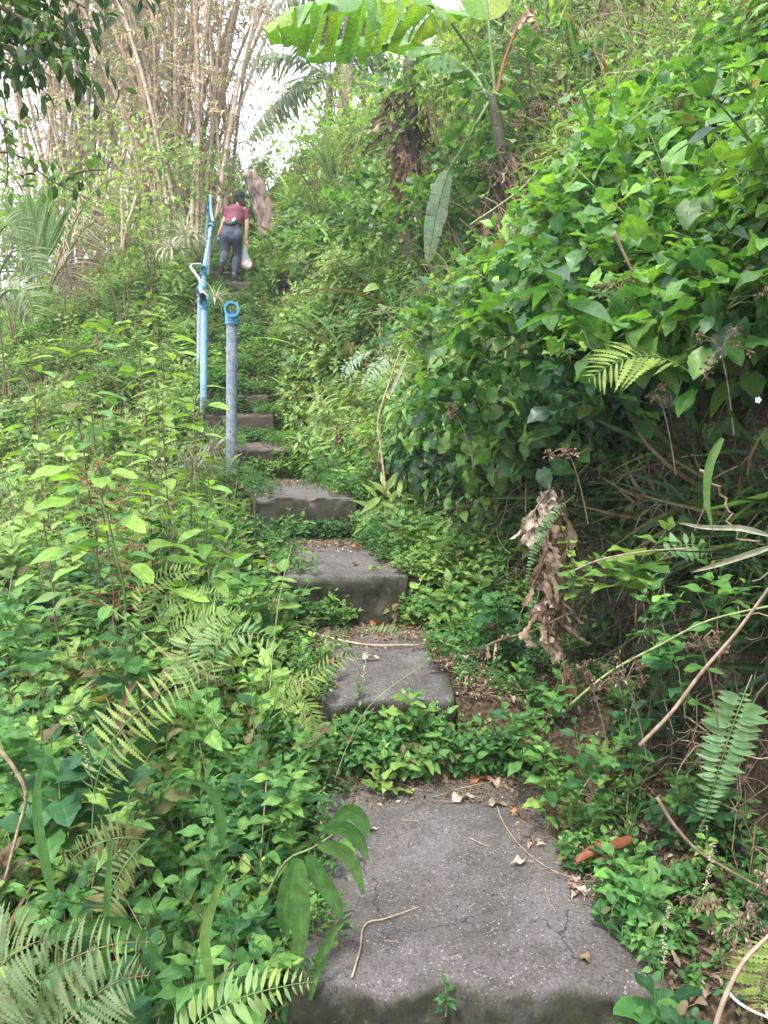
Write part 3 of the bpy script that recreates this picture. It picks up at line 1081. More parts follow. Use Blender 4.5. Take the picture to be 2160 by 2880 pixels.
def litter(g, x, y, z, ls=.035, straw=.5):
    n = len(x)
    m = rng.random(n) < straw
    d = rng.normal(0, 1, (n, 3)) * [1, 1, .15]
    i = np.where(~m)[0]
    for q in range(3):
        ii = i[q::3]
        if len(ii):
            leaves(g, CR[q], np.stack([x, y, z], 1)[ii], d[ii], ls * rng.uniform(.3, 1.2, len(ii)), roll=.5, dh=.3, dv=.25, dry=0)
    for k in np.where(m)[0]:
        L = rng.uniform(.02, .11)
        dd = unit(d[k])
        p0 = np.array([x[k], y[k], z[k] + rng.uniform(0, .012)])
        tube(g, curve(p0, p0 + dd * L * [1, 1, .3], sag=0, n=4, side=rng.normal(0, .006, 3) * [1, 1, 0]), rng.uniform(.0006, .0016), 3, 1, (rng.uniform(.2, 1), 1, 0), cap=False)


litter(g, *litter_pts(1, 1500, .84, 1.0), ls=.035)
litter(g, *litter_pts(1, 500, .72, .9, -.9, 1), ls=.028)
litter(g, *litter_pts(1, 900, .30, .98, .74, 1.05), ls=.035)
litter(g, *litter_pts(1, 350, .5, .98, .5, .9), ls=.03)
litter(g, *litter_pts(1, 70, .45, .98, -1.05, -.80), ls=.03)
litter(g, *litter_pts(1, 34, .0, .8, -.8, .8), ls=.016, straw=.7)
for k in (2, 3, 4, 5, 6):
    litter(g, *litter_pts(k, 1300, .70, 1.0), ls=.04)
    litter(g, *litter_pts(k, 240, .55, .8), ls=.03)
    litter(g, *litter_pts(k, 420, .1, .95, .6, 1.1), ls=.035)
    litter(g, *litter_pts(k, 360, .1, .95, -1.1, -.68), ls=.035)
    litter(g, *litter_pts(k, 40, .0, .8, -.7, .7), ls=.02, straw=.7)
for k in range(7, len(STEPS)):
    litter(g, *litter_pts(k, 26, .0, 1.0), ls=.06, straw=.4)
x, y = zone('r', 1.6, 7.0, 8000, t0=-.24, t1=.62)
litter(g, x, y, height(x, y) + .012, ls=.05)
tag(g.obj('leaf_litter', [M_DRY, M_WOOD]), 'brown dead leaves and straw lying along the backs of the steps', 'leaf litter', kind='stuff')
def spline(pts, n=24):
    pts = np.asarray(pts, float)
    k = len(pts)
    t = np.linspace(0, k - 1, n)
    out = []
    for x in t:
        i = min(int(x), k - 2)
        f = x - i
        p0, p1, p2, p3 = pts[max(i - 1, 0)], pts[i], pts[i + 1], pts[min(i + 2, k - 1)]
        out.append(.5 * ((2 * p1) + (-p0 + p2) * f + (2 * p0 - 5 * p1 + 4 * p2 - p3) * f * f + (-p0 + 3 * p1 - 3 * p2 + p3) * f ** 3))
    return np.array(out)


def PP(*uvy):
    return np.array([P(*q) for q in uvy])


def part(g, name, mats, root, label=None):
    """geometry given in world space becomes a part of root"""
    o = g.obj(name, mats, root)
    V = np.concatenate(g.V) - np.array(root.location)
    o.data.vertices.foreach_set('co', V.astype(np.float32).ravel())
    o.data.update()
    if label:
        o['label'] = label
    return o


# ================================================================== BAMBOO
M_CULM = foliage('bamboo_culm', [(.11, .17, .09), (.27, .23, .16), (.46, .32, .25), (.60, .48, .40)], trans=0, vein=0, rough=.55, grain=.3)
M_BLEAF = foliage('bamboo_leaf', [(.17, .25, .09), (.32, .32, .16), (.46, .37, .25), (.58, .48, .37)], trans=.45, vein=0, tcol=(1.2, 1.15, .8))


def culm(base, tipdir, H, r, hue, parent, seed, name='culm'):
    q = np.random.default_rng(seed)
    g = Geo()
    il = q.uniform(.32, .46)
    n = int(H / il)
    tt, rad, tn = [], [], []
    for i in range(n):
        f = i / n
        ri = r * (1 - .55 * f)
        for a, b, c in ((0, 1.16, 1.5), (.06, 1.0, .9), (.5, .97, 1.0), (.95, 1.02, .75)):
            tt.append((i + a) / n)
            rad.append(ri * b)
            tn.append(c)
    tt = np.array(tt)
    out = np.array([tipdir[0], tipdir[1], 0.0])
    bow = out * (tt[:, None] ** 1.45)
    path = np.asarray(base) + bow + np.array([0, 0, 1]) * (H * (tt - .06 * tt ** 2))[:, None]
    path += np.stack([.05 * np.sin(tt * 7 + seed), .05 * np.cos(tt * 6 + seed), 0 * tt], 1)
    k = 6
    n0 = g.n
    tube(g, path, rad, k, 0, (hue, 1, 0), cap=True)
    g.T[-1][:len(tt) * k, 1] = np.repeat(tn, k)
    # stubby branchlets at the nodes
    for i in range(0, len(tt), 4):
        if q.random() < .5 and tt[i] > .08:
            a = q.uniform(0, 2 * pi)
            L = q.uniform(.15, .7)
            p0 = path[i]
            p1 = p0 + [cos(a) * L, sin(a) * L * .6, L * q.uniform(.2, .8)]
            tube(g, curve(p0, p1, sag=-.04, n=3), .006, 3, 0, (q.uniform(.4, 1), .9, 0), cap=False)
    part(g, name, [M_CULM], parent)
    return path


SPRAY = []
for sd in range(5):
    q = np.random.default_rng(300 + sd)
    g = Geo()
    ax = curve((0, 0, 0), (.55, 0, .05), sag=-.08, n=5)
    tube(g, ax, .003, 3, 0, (.7, 1, 0), cap=False)
    pp = ax[q.integers(1, 5, 13)] + q.normal(0, .03, (13, 3))
    dd = np.stack([q.uniform(.2, 1, 13), q.normal(0, .8, 13), q.normal(-.45, .4, 13)], 1)
    leaves(g, leaf_t(2, .16, 'lance', fold=.2, droop=.3), pp, dd, q.uniform(.11, .2, 13), roll=.5, dh=.25, dv=.2, r=q)
    SPRAY.append(g.pack())


def bamboo_clump(name, u, v, y, ncul, tops, r, H, label, seed, sprays, hue=(.4, .25), base_r=.5):
    q = np.random.default_rng(seed)
    b = P(u, v, y)
    b[2] = height(b[0], b[1]) - .05
    root = empty(name, b, label, 'bamboo', 'bamboo clumps at the top of the slope')
    pts = []
    for i in range(ncul):
        a = q.uniform(0, 2 * pi)
        rr = base_r * q.random() ** .5
        bo = np.array([cos(a) * rr * 1.4, sin(a) * rr, 0])
        td = np.array([q.uniform(*tops), q.uniform(-1.2, 1.6)]) + bo[:2] * 1.2
        path = culm(b + bo, td, H * q.uniform(.8, 1.1), r * q.uniform(.7, 1.25), np.clip(q.normal(*hue), 0, 1), root, seed * 1000 + i)
        pts.append(path)
    g = Geo()
    allp = np.concatenate([p[len(p) // 8:] for p in pts])
    wgt = allp[:, 2] ** .7
    idx = q.choice(len(allp), sprays, p=wgt / wgt.sum())
    pos = allp[idx] + q.normal(0, .38, (sprays, 3))
    d = unit(q.normal(0, 1, (sprays, 3)) * [1, 1, .5] + [0, 0, .05])
    B = basis(d, (0, 0, 1)) * q.uniform(.7, 1.4, sprays)[:, None, None]
    dt = rnd_tint(sprays, .25, .2, 0, q)
    for k in range(5):
        g.stamp(SPRAY[k], B[k::5], pos[k::5], dt[k::5])
    part(g, 'foliage', [M_BLEAF], root)
    return root


bamboo_clump('bamboo_clump', 192, 208, 17.0, 52, (-3.4, 3.1), .050, 9.5, 'thick clump of tan bamboo fanning out behind the blue handrail', 5, 2000, (.62, .2), .62)
bamboo_clump('bamboo_clump', 70, 212, 18.5, 30, (-2.8, 2.8), .042, 10, 'thinner greyer bamboo clump standing beyond the young palm', 6, 1700, (.5, .25), .8)
bamboo_clump('bamboo_clump', 128, 205, 21.0, 26, (-2.2, 2.2), .05, 11, 'pale pink bamboo stand between the two other clumps', 7, 1300, (.75, .15), .9)


# ================================================================== broad banana blades
def banana_leaf(g, path, hw, tears=10, droop=.5, mat=0, smat=1, curl=.35, r=None, up=(0, 0, 1), hue=0., dry=0., torn=.5, rough=0.0, rib=.018, start=.14, sides=(1, -1)):
    """blade torn into panels on both sides of a thick midrib"""
    r = r or rng
    path = np.asarray(path, float)
    cum = np.concatenate([[0], np.cumsum(np.linalg.norm(np.diff(path, axis=0), axis=1))])
    Lt = cum[-1]
    tube(g, path, np.linspace(rib, rib * .3, len(path)), 6, smat, (.55, 1.1, dry), cap=False)

    def at(f):
        p = np.stack([np.interp(f * Lt, cum, path[:, k]) for k in range(3)], -1)
        e = .01
        t_ = unit(np.stack([np.interp(np.clip(f + e, 0, 1) * Lt, cum, path[:, k]) - np.interp(np.clip(f - e, 0, 1) * Lt, cum, path[:, k]) for k in range(3)], -1))
        return p, t_
    for sgn in sides:
        cuts = np.sort(np.concatenate([[start, .995], r.uniform(start + .02, .98, tears)]))
        for a, b in zip(cuts[:-1], cuts[1:]):
            if b - a < .004:
                continue
            n = max(2, int((b - a) * Lt / .05))
            m = 6
            f = np.linspace(a, b, n + 1)
            p, t_ = at(f)
            S = unit(np.cross(t_, np.asarray(up, float))) * sgn
            U = np.cross(t_, S) * (-sgn)
            prof = np.clip(np.sin(pi * ((f - start) / (1 - start)) ** .75 * .94 + .12), .05, 1) ** .55 * hw
            an0 = droop * .25 + r.normal(0, .12 + .3 * rough)
            an1 = droop + r.normal(0, .25 * torn + .6 * rough)
            tw = r.normal(0, .12 * torn + .3 * rough)
            s = np.linspace(0, 1, m + 1)
            ang = an0 + (an1 - an0) * s
            ds = 1 / m
            ox = np.concatenate([[0], np.cumsum(np.cos((ang[1:] + ang[:-1]) / 2) * ds)])
            oz = np.concatenate([[0], np.cumsum(-np.sin((ang[1:] + ang[:-1]) / 2) * ds)])
            end = 1 - .18 * torn * r.random() - .3 * rough * r.random()
            fr = (f - a) / (b - a)
            W_ = prof[:, None] * end
            wav = (.02 * np.sin(fr[:, None] * 9 + s[None] * 3 + r.uniform(0, 6)) + rough * .12 * np.sin(fr[:, None] * 17 + s[None] * 6)) * s[None] * hw * 1.6
            V = p[:, None, :] + S[:, None, :] * (ox[None, :, None] * W_[:, :, None]) + U[:, None, :] * (oz[None] * W_ + wav)[:, :, None] \
                + t_[:, None, :] * ((s[None] ** 2) * (tw + (.18 if not rough else .05)) * W_)[:, :, None]
            V = V.reshape(-1, 3)
            i, j = np.meshgrid(np.arange(n), np.arange(m), indexing='ij')
            q = (i * (m + 1) + j).ravel()
            F = np.stack([q, q + 1, q + m + 2, q + m + 1], 1)
            uv = np.stack([np.tile(.5 + s * .5, n + 1), np.repeat(f, m + 1)], 1)
            h = np.clip(hue + r.normal(0, .2), 0, 1)
            T = np.tile([h, np.clip(r.normal(1, .1), .7, 1.3), dry], (len(V), 1))
            g.add(V, F, uv, T, mat)


M_BSTEM = foliage('banana_stem', [(.035, .04, .02), (.07, .065, .04), (.12, .10, .06)], trans=0, vein=0, grain=.5, rough=.7)


def ribbon(g, p0, p1, w_, q, hue, curl=1.6, sag=0.0, out=(0, -1, 0), m=14, n=5, mat=0):
    """one limp crumpled strip of dead leaf: cupped, pleated, ragged at the end"""
    L = np.linalg.norm(np.asarray(p1) - p0)
    pa = curve(p0, p1, sag=0, n=m, side=np.asarray(out) * sag, wob=.035 * L * .5, r=q)
    t = np.linspace(0, 1, m)
    d = unit(np.gradient(pa, axis=0))
    a = q.uniform(0, 2 * pi) + np.cumsum(q.normal(0, .22, m))
    ref = np.stack([np.cos(a), np.sin(a), 0 * a], 1)
    s = unit(ref - d * (ref * d).sum(1)[:, None])
    u = np.cross(d, s)
    th = np.linspace(-1, 1, n)
    cu = curl * q.uniform(.4, 1.2) * (1 + .5 * np.sin(t * q.uniform(3, 9)))
    wd = w_ * (np.minimum(1, .35 + t * 2.2)) * (1 + .25 * np.sin(t * q.uniform(8, 20) + q.uniform(0, 6)))
    V = []
    for k in range(m):
        for h in th:
            an = h * cu[k]
            rr = wd[k] / max(abs(cu[k]), .3)
            off = s[k] * math.sin(an) * rr + u[k] * (1 - math.cos(an)) * rr
            ragged = d[k] * (q.uniform(-.25, .25) * w_ * 1.5 if k == m - 1 else 0)
            V.append(pa[k] + off + ragged + u[k] * q.normal(0, w_ * .05))
    i_, j_ = np.meshgrid(np.arange(m - 1), np.arange(n - 1), indexing='ij')
    k = (i_ * n + j_).ravel()
    F = np.stack([k, k + 1, k + n + 1, k + n], 1)
    uv = np.stack([np.tile((th + 1) / 2, m), np.repeat(t, n)], 1)
    T = np.stack([np.clip(hue + q.normal(0, .08, len(V)), 0, 1), np.full(len(V), q.uniform(.75, 1.2)), np.zeros(len(V))], 1)
    g.add(np.array(V), F, uv, T, mat)


def ragged_leaf(g, path, n, L, w_, q, hue=.5, rib=.008, down=.8, spread=.5, hs=.2):
    """dead banana leaf: midrib with limp strips hanging from it"""
    path = np.asarray(path, float)
    tube(g, path, np.linspace(rib, rib * .4, len(path)), 5, 1, (.45, .9, 0), cap=False)
    cum = np.linspace(0, 1, len(path))
    for k in range(n):
        f = q.uniform(.02, 1)
        p0 = np.array([np.interp(f, cum, path[:, c]) for c in range(3)])
        l = L * q.uniform(.35, 1.1)
        dd = unit(np.array([q.normal(0, spread), q.normal(-.15, spread * .7), -down]))
        ribbon(g, p0, p0 + dd * l, w_ * q.uniform(.5, 1.3), q, np.clip(q.normal(hue, hs), 0, 1), sag=q.normal(0, .12) * l)


def dead_skirt(root, p, n, L, seed, wd=.10):
    """dry leaves hanging around a stem"""
    q = np.random.default_rng(seed)
    for i in range(max(2, n // 2)):
        g = Geo()
        a = q.uniform(0, 2 * pi)
        p0 = p + np.array([cos(a) * .08, sin(a) * .08, q.uniform(-.2, .2)])
        p1 = p0 + np.array([cos(a) * q.uniform(.08, .3), sin(a) * q.uniform(.05, .25), -L * q.uniform(.5, .9)])
        ragged_leaf(g, curve(p0, p1, sag=-.05, n=9, side=(cos(a) * .1, sin(a) * .1, .05)), 16, .42, wd * .32, q, hue=q.uniform(.1, .6), rib=.007)
        part(g, 'dead_leaf', [M_DRY, M_WOOD], root)


def banana_stem(root, path, r0):
    g = Geo()
    n = len(path)
    tube(g, path, np.linspace(r0, r0 * .62, n) * (1 + .06 * np.sin(np.arange(n) * 2.1)), 12, 0, (.4, 1, 0))
    part(g, 'trunk', [M_BSTEM], root)


b = spot(512, 0, 8.0)
root = empty('banana_plant', b, 'young banana plant with wide arching leaves over the bank and an orange dead leaf stalk', 'banana plant')
cr = P(492, 92, 8.0)
st = spline([b - [0, 0, .1], P(509, 190, 8.0), P(498, 130, 8.0), cr], 14)
banana_stem(root, st, .085)
Lf = []
for nm, pts, hw, kw in (
    ('leaf', [(491, 96, 8.0), (478, 66, 7.9), (462, 38, 7.7), (440, 12, 7.4), (408, -4, 7.1), (368, -6, 6.9), (325, 0, 6.8), (286, 12, 6.8), (262, 30, 6.8)], .55, dict(tears=20, droop=1.1, hue=.66, torn=1.1, start=.30)),
    ('leaf', [(495, 95, 8.0), (492, 60, 8.0), (489, 28, 8.0), (486, -10, 8.05), (484, -60, 8.2), (486, -130, 8.4), (494, -190, 8.7)], .42, dict(tears=5, droop=.15, hue=.6, start=.22, up=(0, -1, .15))),
    ('leaf', [(490, 100, 8.0), (474, 128, 7.9), (460, 152, 7.8), (449, 170, 7.75), (441, 195, 7.7), (434, 225, 7.7), (428, 262, 7.7)], .115, dict(tears=6, droop=.25, hue=.95, start=.50, up=(.35, -1, .2), torn=.5, rough=.12)),
    ('leaf', [(488, 98, 8.0), (470, 70, 8.3), (440, 52, 8.7), (405, 40, 9.0), (372, 42, 9.2)], .34, dict(tears=8, droop=.8, hue=.35, start=.25)),
):
    g = Geo()
    banana_leaf(g, spline(PP(*pts), 30), hw, r=np.random.default_rng(len(Lf) + 3), **kw)
    lab = ['yellow green leaf arching across the sky', 'upright leaf standing straight up', 'broken pale leaf hanging down', 'older leaf behind'][len(Lf)]
    Lf.append(part(g, 'leaf', [M_BLUE if len(Lf) == 2 else M_BANANA, M_STEM], root, lab))
g = Geo()
banana_leaf(g, spline(PP((497, 92, 8.0), (503, 66, 8.0), (512, 40, 7.95), (522, 18, 7.9), (529, 10, 7.9), (536, 22, 7.85), (540, 34, 7.85)), 22), .13, tears=9, droop=1.3, r=np.random.default_rng(8), hue=.7, rough=.9, start=.55, rib=.02)
part(g, 'dead_leaf', [M_DRY, M_RUST], root, 'shrivelled leaf on an orange stalk')
dead_skirt(root, P(500, 125, 8.0), 6, .55, 30, .08)
dead_skirt(root, P(508, 165, 8.0), 9, .9, 31, .09)
dead_skirt(root, P(503, 205, 7.9), 8, .9, 32, .10)
g = Geo()            # creeper climbing the stem
for k in range(170):
    f = rng.random()
    c = np.array([np.interp(f, np.linspace(0, 1, len(st)), st[:, j]) for j in range(3)])
    a = rng.uniform(0, 2 * pi)
    dd = np.array([cos(a), sin(a), -.2])
    leaves(g, HEART_MID, c + dd * rng.uniform(.1, .42) + [-.12, -.1, .1], dd, rng.uniform(.08, .15), hue0=.0)
part(g, 'creeper_leaves', [M_BROAD], root)

b2 = spot(412, 0, 9.6)
root = empty('banana_plant', b2, 'old banana plant with dark stem wrapped in hanging dry leaves', 'banana plant')
st2 = spline([b2 - [0, 0, .1], P(414, 150, 9.6), P(411, 105, 9.6), P(408, 60, 9.6)], 12)
banana_stem(root, st2, .10)
for k, (pts, hw, kw) in enumerate((
    ([(409, 64, 9.6), (398, 44, 9.5), (380, 38, 9.3), (352, 38, 9.1), (325, 45, 9.0), (304, 58, 9.0)], .30, dict(tears=9, droop=1.05, hue=.35, start=.18)),
    ([(409, 62, 9.6), (402, 30, 9.8), (385, 10, 10.0), (355, 0, 10.2), (325, 8, 10.3)], .36, dict(tears=7, droop=.7, hue=.5, start=.2)),
    ([(409, 60, 9.6), (420, 30, 9.8), (440, 12, 10.2), (470, 12, 10.5)], .3, dict(tears=5, droop=.7, hue=.4, start=.25)),
)):
    g = Geo()
    banana_leaf(g, spline(PP(*pts), 26), hw, r=np.random.default_rng(20 + k), **kw)
    part(g, 'leaf', [M_BANANA, M_STEM], root)
dead_skirt(root, P(408, 100, 9.6), 7, .7, 41, .10)
dead_skirt(root, P(412, 128, 9.5), 9, 1.0, 43, .10)
dead_skirt(root, P(412, 165, 9.4), 9, 1.1, 42, .11)
g = Geo()
for k in range(190):
    f = rng.random()
    c = np.array([np.interp(f, np.linspace(0, 1, len(st2)), st2[:, j]) for j in range(3)])
    a = rng.uniform(0, 2 * pi)
    dd = np.array([cos(a), sin(a), -.2])
    leaves(g, HEART_MID, c + dd * rng.uniform(.1, .4), dd, rng.uniform(.07, .12), hue0=-.1)
part(g, 'creeper_leaves', [M_BROAD], root)


# ================================================================== PALMS
M_PALM = foliage('palm_leaflet', [(.04, .075, .04), (.08, .13, .06), (.14, .19, .10), (.2, .24, .14)], trans=.3, vein=0, rough=.45)
M_TRUNK = solid('palm_trunk', [(.12, .085, .06), (.25, .18, .14), (.36, .28, .23)], scale=9, stretch=(1, 1, 3), rough=.9, bump=.6, bdist=.02)


def palm(u, v, y, ucr, vcr, nf, L, label, seed, r0=.16, hue=0.0, W=.5):
    q = np.random.default_rng(seed)
    b = P(u, v, y)
    b[2] = height(b[0], b[1]) - .2
    top = P(ucr, vcr, y)
    root = empty('coconut_palm', b, label, 'palm tree')
    g = Geo()
    path = spline([b, b * .6 + top * .4 + [q.normal(0, .3), 0, 0], top], 16)
    tube(g, path, np.linspace(r0 * 1.3, r0 * .7, 16), 10, 0, (.5, 1, 0))
    part(g, 'trunk', [M_TRUNK], root)
    for i in range(nf):
        a = i * 2.4 + q.normal(0, .2)
        el = q.uniform(-.35, 1.15)
        d = np.array([cos(a) * cos(el), sin(a) * cos(el), sin(el)])
        g = Geo()
        pts = [top, top + d * L * .35, top + d * L * .65 + [0, 0, -L * .12], top + d * L * .9 + [0, 0, -L * .38]]
        frond(g, spline(pts, 18), W, pairs=36, pw=.13, hue=hue, up=(0, 0, 1), droop=.9, sweep=.5, rr=.03, r=q, base_gap=.15)
        part(g, 'frond', [M_PALM, M_STEM], root)
    return root


palm(334, 210, 27.0, 330, 78, 15, 3.6, 'hazy coconut palm with drooping fronds against the white sky', 51, hue=.1, W=.85)
palm(354, 170, 25.0, 352, -10, 12, 3.2, 'tall coconut palm whose pale trunk shows under the banana leaf', 52, r0=.24, hue=.4, W=.8)
palm(368, 170, 29.0, 362, 10, 10, 3.0, 'thin leaning coconut palm trunk close beside the thicker palm trunk', 53, r0=.18, hue=.4, W=.8)
palm(228, 216, 30.0, 243, 196, 13, 3.0, 'low palm crown seen behind the walking woman', 54, r0=.15, hue=.4, W=.8)


def fan_palm(b, specs, label, mats, name='palm_seedling', W=.3, pairs=26, pw=.12, hue=.4, dry=0, sweep=1.0, droop=.3, rr=.012, cat='palm'):
    root = empty(name, b, label, cat)
    for k, pts in enumerate(specs):
        g = Geo()
        frond(g, spline(PP(*pts), 16), W, pairs=pairs, pw=pw, hue=hue, dry=dry, up=(0, -1, .3), droop=droop, sweep=sweep, rr=rr, r=np.random.default_rng(60 + k), base_gap=.1)
        part(g, 'frond', mats, root)
    return root


fan_palm(spot(33, 0, 9.0), [[(34, 292, 9), (35, 262, 9), (36, 230, 9), (37, 206, 9)], [(33, 290, 9), (28, 262, 9), (22, 235, 9), (14, 212, 9)], [(35, 290, 9), (42, 264, 9), (48, 240, 9), (56, 222, 9)]],
         'upright fan of a young pale green palm at the edge of the weeds', [M_GRASS, M_STEM], W=.62, hue=.2, sweep=4.2, droop=.02, pw=.085, pairs=32)
fan_palm(spot(2, 0, 7.5), [[(-6, 300, 7.5), (4, 262, 7.4), (22, 250, 7.3), (38, 275, 7.2), (46, 300, 7.2)], [(-12, 300, 7.5), (-4, 240, 7.4), (12, 225, 7.3), (25, 250, 7.2)], [(-6, 305, 7.4), (8, 290, 7.2), (25, 295, 7.1), (36, 325, 7.0)]],
         'drooping grey green palm fronds below the young fan palm', [M_PALM, M_STEM], W=.34, hue=.6, sweep=.5, droop=.7, pw=.07)
fan_palm(spot(52, 0, 9.6), [[(50, 285, 9.6), (62, 250, 9.6), (80, 212, 9.6), (100, 186, 9.6), (118, 178, 9.6), (134, 190, 9.6)], [(56, 285, 9.6), (66, 262, 9.5), (74, 244, 9.4), (94, 222, 9.3), (116, 232, 9.3)],
                            [(50, 290, 9.6), (58, 272, 9.4), (66, 268, 9.3), (74, 300, 9.2)]],
         'dead brown palm fronds arching beside the young palm', [M_DRY, M_WOOD], W=.5, hue=.3, sweep=.4, droop=.9, pw=.035, pairs=30)

# ================================================================== leaning stump
g = Geo()
M_BARK = solid('weathered_bark', [(.10, .07, .06), (.24, .17, .145), (.38, .28, .25)], scale=14, stretch=(1, 1, .5), rough=.95, bump=.8, bdist=.012, detail=9)
a_, b_ = P(270, 222, 15.5), P(247, 171, 15.2)
path = spline([a_ - [0, 0, .3], a_ * .5 + b_ * .5 + [.03, 0, 0], b_], 14)
rr_ = np.linspace(.22, .14, 14) * (1 + .1 * np.sin(np.arange(14) * 1.7))
rr_[-1] *= .55
tube(g, path, rr_, 14, 0, (.5, 1, 0))
V = g.V[0]
V += .010 * np.stack([vnoise(V[:, 0] * 6, V[:, 2] * 3, 71), vnoise(V[:, 1] * 6, V[:, 2] * 3, 72), 2.2 * vnoise(V[:, 0] * 9, V[:, 1] * 9, 73)], 1) * 2
sm = g.obj('tree_stump', [M_BARK], origin=a_)
tag(sm, 'leaning pinkish tree stump at the top of the path', 'tree stump')


# ================================================================== overhanging tree
def leafy_branch(g, path, n, tm, size, hue, spread=.22, r=None, down=.6, tw=.004):
    r = r or rng
    path = np.asarray(path, float)
    f = r.uniform(.15, 1, n)
    c = np.stack([np.interp(f, np.linspace(0, 1, len(path)), path[:, k]) for k in range(3)], 1)
    off = r.normal(0, spread, (n, 3)) * [1, 1, .7]
    p = c + off
    d = unit(off + r.normal(0, .5, (n, 3)) * .3 + [0, 0, -down * .3])
    for k in range(n):
        if k % 3 == 0:
            tube(g, curve(c[k], p[k], sag=-.02, n=4), tw, 3, 1, (.3, 1, 0), cap=False)
    m = 4
    for j in range(m):
        a = unit(d + r.normal(0, .55, (n, 3)) + [0, 0, -down * .35])
        leaves(g, tm, p + r.normal(0, .05, (n, 3)), a, size * r.uniform(.6, 1.2, n), hue0=hue, roll=.3, r=r)


tb = spot(-150, 0, 5.2)
root = empty('overhanging_tree', tb, 'dark leaved tree reaching in at the top corner above the bamboo', 'tree')
g = Geo()
t1, t2 = tb + [.0, 0, 2.3], P(-90, -60, 5.2)
tube(g, spline([tb - [0, 0, .1], t1, t2, P(-70, -190, 5.3)], 16), np.linspace(.10, .04, 16), 8, 0, (.3, 1, 0))
part(g, 'trunk', [M_BARK], root)
q = np.random.default_rng(77)
for pts, n in (([(-90, -60, 5.2), (-30, -10, 5.1), (25, 20, 5.0), (70, 48, 5.0)], 90), ([(-85, -100, 5.2), (-10, -50, 5.3), (40, -20, 5.3), (85, 8, 5.2)], 75),
               ([(-90, -60, 5.2), (-40, 20, 4.9), (0, 45, 4.8), (30, 62, 4.8)], 70), ([(-80, -130, 5.2), (20, -80, 5.6), (90, -40, 5.8), (132, 6, 5.8)], 16)):
    pa = spline(PP(*pts), 12)
    g = Geo()
    tube(g, pa, np.linspace(.022, .006, 12), 5, 1, (.1, .8, 0), cap=False)
    leafy_branch(g, pa, n, leaf_t(6, .36, 'ellip', fold=.25, droop=.35), .115, -.25, .13, q)
    part(g, 'branch', [M_DARK, M_WOOD], root)
root = empty('overhanging_tree', spot(-60, 0, 7.0), 'thin bare branch with sparse yellowed leaves crossing the far clumps', 'tree')
for pts, n in (([(-40, 160, 7.0), (10, 152, 7.0), (50, 180, 7.0), (92, 200, 7.0)], 9), ([(-30, 120, 7.2), (0, 120, 7.2), (8, 165, 7.2), (5, 190, 7.2)], 9), ([(60, 185, 7.0), (80, 172, 7.0), (105, 170, 6.9)], 8)):
    pa = spline(PP(*pts), 10)
    g = Geo()
    tube(g, pa, np.linspace(.014, .004, 10), 5, 1, (.05, .7, 0), cap=False)
    leafy_branch(g, pa, n, leaf_t(5, .45, 'ellip', fold=.25, droop=.35), .12, 0, .12, q)
    part(g, 'branch', [M_DARK, M_WOOD], root)
g = Geo()
b0 = spot(-60, 0, 7.0)
tube(g, spline([b0, b0 + [0, 0, .9], P(-40, 160, 7.0), P(-30, 100, 7.1)], 10), np.linspace(.04, .015, 10), 6, 1, (.1, .8, 0))
part(g, 'trunk', [M_DARK, M_WOOD], root)


# ================================================================== shrubs, saplings, vines as single plants
def bush(u, v, y, rx, rz, n, ls, label, name='shrub', mat=None, hue=0.0, tm=None, seed=1, group=None, stemn=5, base=None, ry=None, cat='shrub', dens=9, dry=.02, swarm=.10, roll=.4):
    """crown of leaf sprays on branching stems; (u,v) is the crown's centre"""
    q = np.random.default_rng(seed)
    c = P(u, v, y)
    if base is None or name == 'vine':
        c[2] = max(c[2], float(height(c[0], c[1])) + .05)
    b = np.array([c[0], c[1] + .05, float(height(c[0], c[1]))]) if base is None else base
    root = empty(name, b, label, cat, group)
    ry = ry or rx
    gs, gl = Geo(), Geo()
    k = n // dens
    vv = unit(q.normal(0, 1, (k, 3)))
    tips = c + vv * (q.uniform(.3, 1, k) ** .5)[:, None] * [rx, ry, rz]
    tips[:, 2] = np.maximum(tips[:, 2], height(tips[:, 0], tips[:, 1]) + .08)
    forks = [b + (c - b) * q.uniform(.3, .8) + q.normal(0, .3, 3) * [rx, ry, .15 * rz] for _ in range(stemn)]
    for f in forks:
        tube(gs, curve(b, f, sag=-.03, n=6, wob=.01, r=q), np.linspace(.012, .006, 6) * (.5 + rx), 4, 0, (.4, 1, 0), cap=False)
    for t_ in tips:
        f = forks[np.argmin([np.linalg.norm(t_ - f) for f in forks])]
        tube(gs, curve(f, t_, sag=-.02, n=5, wob=.008, r=q), .004 * (.4 + rx), 3, 0, (.5, 1, 0), cap=False)
        o = unit(t_ - c)
        pp = t_ + q.normal(0, swarm, (dens, 3))
        dd = unit(o * .8 + q.normal(0, .6, (dens, 3)) + [0, 0, -.1])
        leaves(gl, tm or LEAF_MID, pp, dd, ls * q.uniform(.6, 1.25, dens), roll=roll, dh=.15, dv=.15, dry=dry, hue0=hue + q.normal(0, .12), r=q)
    part(gs, 'stem', [M_WOOD if name != 'vine' else M_STEM], root)
    part(gl, 'foliage', [mat or M_FAR], root)
    return root


